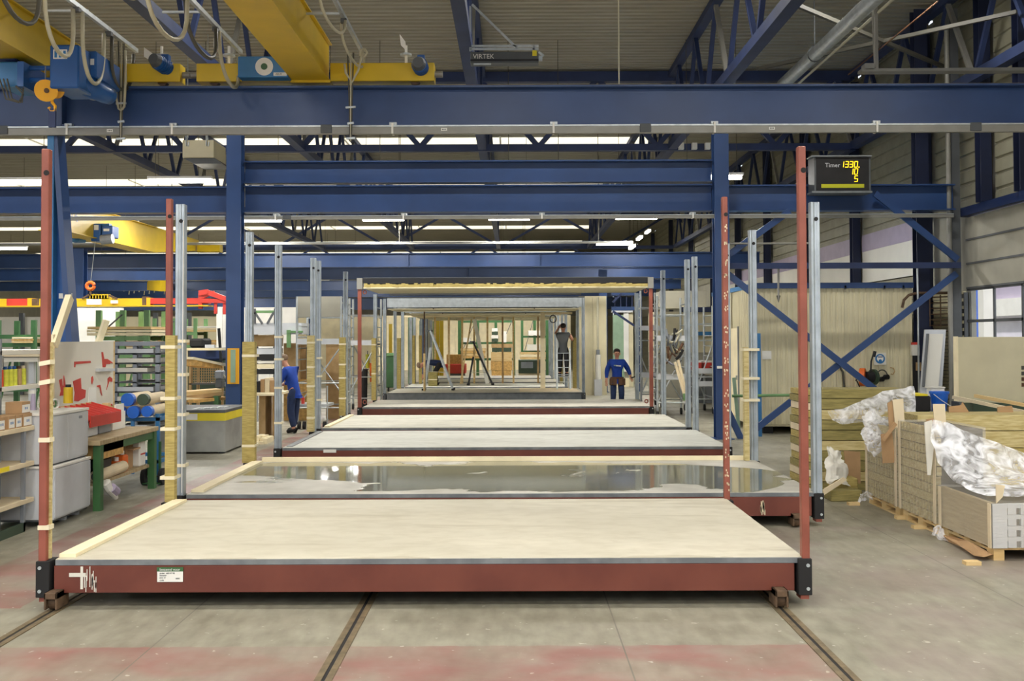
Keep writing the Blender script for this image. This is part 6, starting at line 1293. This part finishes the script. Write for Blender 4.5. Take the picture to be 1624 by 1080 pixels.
def ell(c, r_, n=14, k=9):
    mb = MB(); vs = []; fs = []
    for i in range(k + 1):
        th = math.pi * i / k
        for j in range(n): ph = 2 * math.pi * j / n; vs.append((c[0] + r_[0] * math.sin(th) * math.cos(ph), c[1] + r_[1] * math.sin(th) * math.sin(ph), c[2] + r_[2] * math.cos(th)))
    for i in range(k):
        for j in range(n): fs.append((i * n + j, i * n + (j + 1) % n, (i + 1) * n + (j + 1) % n, (i + 1) * n + j))
    return mb.add(vs, fs)
def person(lab, loc, rz, J, shirt, trousers, hair, belt=False, shoes='blackmatt', sleeves=True, grp='workers'):
    """J: joints in local metres, x right, figure faces -y"""
    t = thing('person', lab, 'person', (0, 0, 0), grp)
    V = {k: Vector(v) for k, v in J.items()}
    body = {}; E = []
    def P(k, v, r_): body[k] = (v[0], v[1], v[2], r_)
    P('pelvis', V['pelvis'], .095); P('spine', (V['pelvis'] + V['chest']) / 2, .105); P('chest', V['chest'], (.135, .10)); P('neckb', V['neck'], .062); up = (V['head'] - V['neck']).normalized()
    fw = Vector(J.get('face', (0, -1, 0))).normalized(); fw = (fw - up * fw.dot(up)).normalized()
    P('neck2', V['neck'] + up * .06, .056); P('jaw', V['neck'] + up * .12 + fw * .025, (.078, .085)); P('mid', V['neck'] + up * .19 + fw * .008, (.092, .105)); P('crown', V['neck'] + up * .25, (.07, .085))
    E += [('pelvis', 'spine'), ('spine', 'chest'), ('chest', 'neckb'), ('neckb', 'neck2'), ('neck2', 'jaw'), ('jaw', 'mid'), ('mid', 'crown')]
    for s_ in 'lr':
        for k, r_ in (('sh', .062), ('el', .044), ('wr', .031)): P(s_ + k, V[s_ + k], r_)
        hd = (V[s_ + 'wr'] - V[s_ + 'el']).normalized(); pal = V[s_ + 'wr'] + hd * .075; P(s_ + 'palm', pal, (.038, .02)); E += [('chest', s_ + 'sh'), (s_ + 'sh', s_ + 'el'), (s_ + 'el', s_ + 'wr'), (s_ + 'wr', s_ + 'palm')]
        side = hd.cross(Vector((0, 1, 0)) if abs(hd.y) < .8 else Vector((1, 0, 0))).normalized(); cur = side.cross(hd).normalized()
        for f in range(4):
            a = pal + side * (f - 1.5) * .02 + hd * .035; L_ = (.03, .036, .033, .026)[f]; P(s_ + 'f%da' % f, a, .0095); P(s_ + 'f%db' % f, a + hd * L_ + cur * .012, .0085); P(s_ + 'f%dc' % f, a + hd * L_ * 1.6 + cur * .035, .0075)
            E += [(s_ + 'palm', s_ + 'f%da' % f), (s_ + 'f%da' % f, s_ + 'f%db' % f), (s_ + 'f%db' % f, s_ + 'f%dc' % f)]
        a = V[s_ + 'wr'] + hd * .03 - side * .03; P(s_ + 'ta', a, .012); P(s_ + 'tb', a + hd * .035 - side * .02 + cur * .01, .01); E += [(s_ + 'wr', s_ + 'ta'), (s_ + 'ta', s_ + 'tb')]
        for k, r_ in (('hip', .072), ('kn', .055), ('an', .042)): P(s_ + k, V[s_ + k], r_)
        toe = V[s_ + 'toe']; P(s_ + 'toe', toe, .035); E += [('pelvis', s_ + 'hip'), (s_ + 'hip', s_ + 'kn'), (s_ + 'kn', s_ + 'an'), (s_ + 'an', s_ + 'toe')]
    rot = Matrix.Rotation(rz, 4, 'Z'); L = Vector(loc)
    def X(d): return {k: (*(rot @ Vector(v[:3]) + L), v[3]) for k, v in d.items()}
    skin('body', X(body), E, 'pelvis', 'skin', t)
    def sub(keys, grow, extra=None):
        d = {k: (*body[k][:3], (body[k][3] + grow) if not isinstance(body[k][3], tuple) else tuple(q + grow for q in body[k][3])) for k in keys}; return d
    tk = ['pelvis', 'spine', 'chest', 'neckb'] + [s_ + k for s_ in 'lr' for k in ('sh', 'el')]
    d = sub(tk, .03); 
    for s_ in 'lr': v = V[s_ + 'el'].lerp(V[s_ + 'wr'], .85 if sleeves else -.3); d[s_ + 'cuff'] = (*v, .04)
    d['chest'] = (*d['chest'][:3], (.185, .145)); ud = (V['chest'] - V['pelvis']).normalized(); d['pelvis'] = (*V['pelvis'], (.155, .135)); d['hemline'] = (*(V['pelvis'] - Vector((0, 0, .09)) if ud.z > .7 else V['pelvis'] - ud * .07), (.15, .13)); d['spine'] = (*d['spine'][:3], (.15, .125)); d['neckb'] = (*V['neck'], .068)
    if not sleeves:
        for s_ in 'lr': d.pop(s_ + 'el')
    ee = [('hemline', 'pelvis'), ('pelvis', 'spine'), ('spine', 'chest'), ('chest', 'neckb')] + sum([[('chest', s_ + 'sh')] + ([(s_ + 'sh', s_ + 'el'), (s_ + 'el', s_ + 'cuff')] if sleeves else [(s_ + 'sh', s_ + 'cuff')]) for s_ in 'lr'], [])
    if not sleeves:
        for s_ in 'lr': d[s_ + 'cuff'] = (*V[s_ + 'sh'].lerp(V[s_ + 'el'], .3), .062)
    skin('sweater', X(d), ee, 'pelvis', shirt, t)
    d = sub(['pelvis'] + [s_ + k for s_ in 'lr' for k in ('hip', 'kn')], .034)
    d['pelvis'] = (*V['pelvis'], (.14, .12)); d['waist'] = (*(V['pelvis'] + ud * .1), (.135, .115))
    for s_ in 'lr': d[s_ + 'hem'] = (*V[s_ + 'kn'].lerp(V[s_ + 'an'], .93), .062)
    skin('trousers', X(d), [('waist', 'pelvis')] + [('pelvis', s_ + 'hip') for s_ in 'lr'] + [(s_ + 'hip', s_ + 'kn') for s_ in 'lr'] + [(s_ + 'kn', s_ + 'hem') for s_ in 'lr'], 'pelvis', trousers, t)
    for s_ in 'lr':
        a = V[s_ + 'an']; b = V[s_ + 'toe']; skin('shoe', X({'h': (*(a + (a - b) * .15 + Vector((0, 0, -.03))), .048), 'a': (*(a + Vector((0, 0, -.01))), .055), 'm': (*a.lerp(b, .6), .05), 't': (*(b + (b - a) * .15), .042)}), [('h', 'a'), ('a', 'm'), ('m', 't')], 'a', shoes, t)
    hc = V['neck'] + up * .215 - fw * .012; hm = ell((0, 0, 0), (.098, .112, .09)); q = up.rotation_difference(Vector((0, 0, 1))).inverted()
    hm.v = [rot @ (q @ v + hc + up * .012 - fw * .006) + L for v in hm.v if True]; hm.build('hair', hair, t, smooth=True)
    sd = up.cross(fw)
    for s_ in (-1, 1):
        e = rot @ (V['neck'] + up * .165 + fw * .1 + sd * .033 * s_) + L; ell(e, (.011, .011, .009), 8, 5).build('eye', 'black', t, smooth=True)
        e = rot @ (V['neck'] + up * .16 + sd * .094 * s_) + L; ell(e, (.014, .018, .03), 8, 5).build('ear', 'skin', t, smooth=True)
    e0 = rot @ (V['neck'] + up * .165 + fw * .1) + L; e1 = rot @ (V['neck'] + up * .13 + fw * .125) + L; MB().tube([e0, e1], .009, 7, .015).build('nose', 'skin', t, smooth=True)
    e0 = rot @ (V['neck'] + up * .1 + fw * .1 - sd * .025) + L; e1 = rot @ (V['neck'] + up * .1 + fw * .1 + sd * .025) + L; MB().tube([e0, e1], .006, 6).build('mouth', 'redpost', t)
    if belt:
        c = V['pelvis'] + Vector((0, 0, .02)); pts = [rot @ (c + Vector((.17 * math.cos(a * math.pi / 9), .14 * math.sin(a * math.pi / 9), 0))) + L for a in range(19)]; MB().tube(pts, .028, 6).build('tool_belt', 'leather', t)
        for a in (-2.6, -2.0, -1.1, -.5): p = c + Vector((.19 * math.cos(a), .17 * math.sin(a), -.1)); p = rot @ p + L; bx(p.x - .06, p.x + .06, p.y - .03, p.y + .03, p.z - .11, p.z + .09).build('belt_pouch', 'leather', t, .015)
    # move local frame: the empty sits at the feet
    return t
base = dict(pelvis=(0, 0, .93), chest=(0, 0, 1.28), neck=(0, 0, 1.47), head=(0, 0, 1.66), lsh=(.19, 0, 1.4), lel=(.27, .02, 1.12), lwr=(.27, -.04, .88), rsh=(-.19, 0, 1.4), rel=(-.27, .02, 1.12), rwr=(-.27, -.04, .88),
            lhip=(.1, 0, .88), lkn=(.11, -.02, .49), lan=(.12, 0, .09), ltoe=(.13, -.15, .04), rhip=(-.1, 0, .88), rkn=(-.11, -.02, .49), ran=(-.12, 0, .09), rtoe=(-.13, -.15, .04))
def pose(**k): d = dict(base); d.update(k); return d
# standing worker (faces camera, walking towards it)
a = at(978, 0, 29.6)
pw = person('man in blue sweater with a tool belt, walking towards the viewer', (a.x, 29.6, 0), 0, pose(lel=(.33, .05, 1.17), lwr=(.38, -.12, .98), rel=(-.29, .05, 1.13), rwr=(-.3, -.02, .88), lkn=(.12, -.1, .5), lan=(.12, .05, .12), ltoe=(.13, -.1, .05), rkn=(-.11, -.05, .49)), 'sweater', 'jeans', 'hairdark', belt=True)
r2 = random.Random(1)
for k in range(6): x = a.x - .1 + k * .035; bx(x, x + .024, 29.6 - .175, 29.6 - .150, 1.3 - .015 - .003 * k, 1.3 + .02 - .003 * k).build('chest_letter', 'galvgreen' if k < 2 else 'white', pw)
MB().tube([(a.x + .38, 29.4, .95), (a.x + .5, 29.3, 1.0), (a.x + .56, 29.3, 1.08)], .02, 7).build('hand_tool', 'black', pw)
# left worker, seen from behind right, bending over to the left
a = at(466, 0, 23.2)
person('man in blue sweater and jeans standing with his back turned, left of the modules', (a.x, 23.2, 0), R(-112), pose(pelvis=(0, .03, .92), chest=(0, -.09, 1.29), neck=(0, -.17, 1.45), head=(0, -.26, 1.6), face=(0, -1, -.5), lsh=(.19, -.1, 1.38), rsh=(-.19, -.1, 1.38), lel=(.24, -.2, 1.13), lwr=(.18, -.42, 1.08), rel=(-.24, -.2, 1.13), rwr=(-.18, -.42, 1.06),
       lhip=(.1, .02, .88), lkn=(.12, .0, .49), lan=(.14, .1, .09), ltoe=(.14, -.06, .04), rkn=(-.1, -.02, .49), ran=(-.12, -.08, .09), rtoe=(-.13, -.23, .04)), 'sweater', 'jeans', 'hairgrey')
# ladder worker, back to the viewer
a = at(893, 0, 35.0)
person('dark haired man in grey vest standing on a small ladder, back turned', (a.x, 35.0, .80), R(165), pose(lel=(.3, -.15, 1.45), lwr=(.22, -.3, 1.62), rel=(-.3, -.12, 1.2), rwr=(-.22, -.32, 1.32), face=(.3, -1, 0)), 'darkgrey', 'black', 'hairdark', sleeves=False)
t = thing('small_ladder', 'small aluminium ladder under the man in the grey vest', 'ladder', (a.x, 34.8, .386))
for x in (a.x - .22, a.x + .22): MB().bar((x, 34.65, .386), (x, 34.95, 1.75), .05, .03).build('stile', 'zinc', t); MB().bar((x, 35.3, .386), (x, 34.97, 1.75), .03, .03).build('rear_stile', 'zinc', t)
for k in range(5): z = .62 + k * .24; y = 34.65 + .3 * (z - .386) / 1.364; bx(a.x - .2, a.x + .2, y - .03, y + .05, z - .015, z + .01).build('rung', 'zinc', t)
bx(a.x - .2, a.x + .2, 34.85, 35.2, .775, .80).build('standing_plate', 'zinc', t)
# crouching worker bending over at the left of the seventh module
a = at(688, 0, 38.0)
person('man in dark clothes bending down low behind the aluminium step ladder', (a.x, 38.0, .386), R(-85), pose(pelvis=(0, .2, .78), chest=(0, -.16, .84), neck=(0, -.33, .80), head=(0, -.5, .72), face=(0, -.5, -1), lsh=(.19, -.22, .84), rsh=(-.19, -.22, .84), lel=(.22, -.34, .58), lwr=(.16, -.4, .34), rel=(-.22, -.34, .58), rwr=(-.14, -.4, .34),
       lhip=(.1, .2, .74), rhip=(-.1, .2, .74), lkn=(.14, .0, .42), rkn=(-.14, .02, .42), lan=(.14, .14, .08), ran=(-.14, .14, .08), ltoe=(.14, -.02, .04), rtoe=(-.14, -.02, .04)), 'navy', 'blackmatt', 'hairgrey')
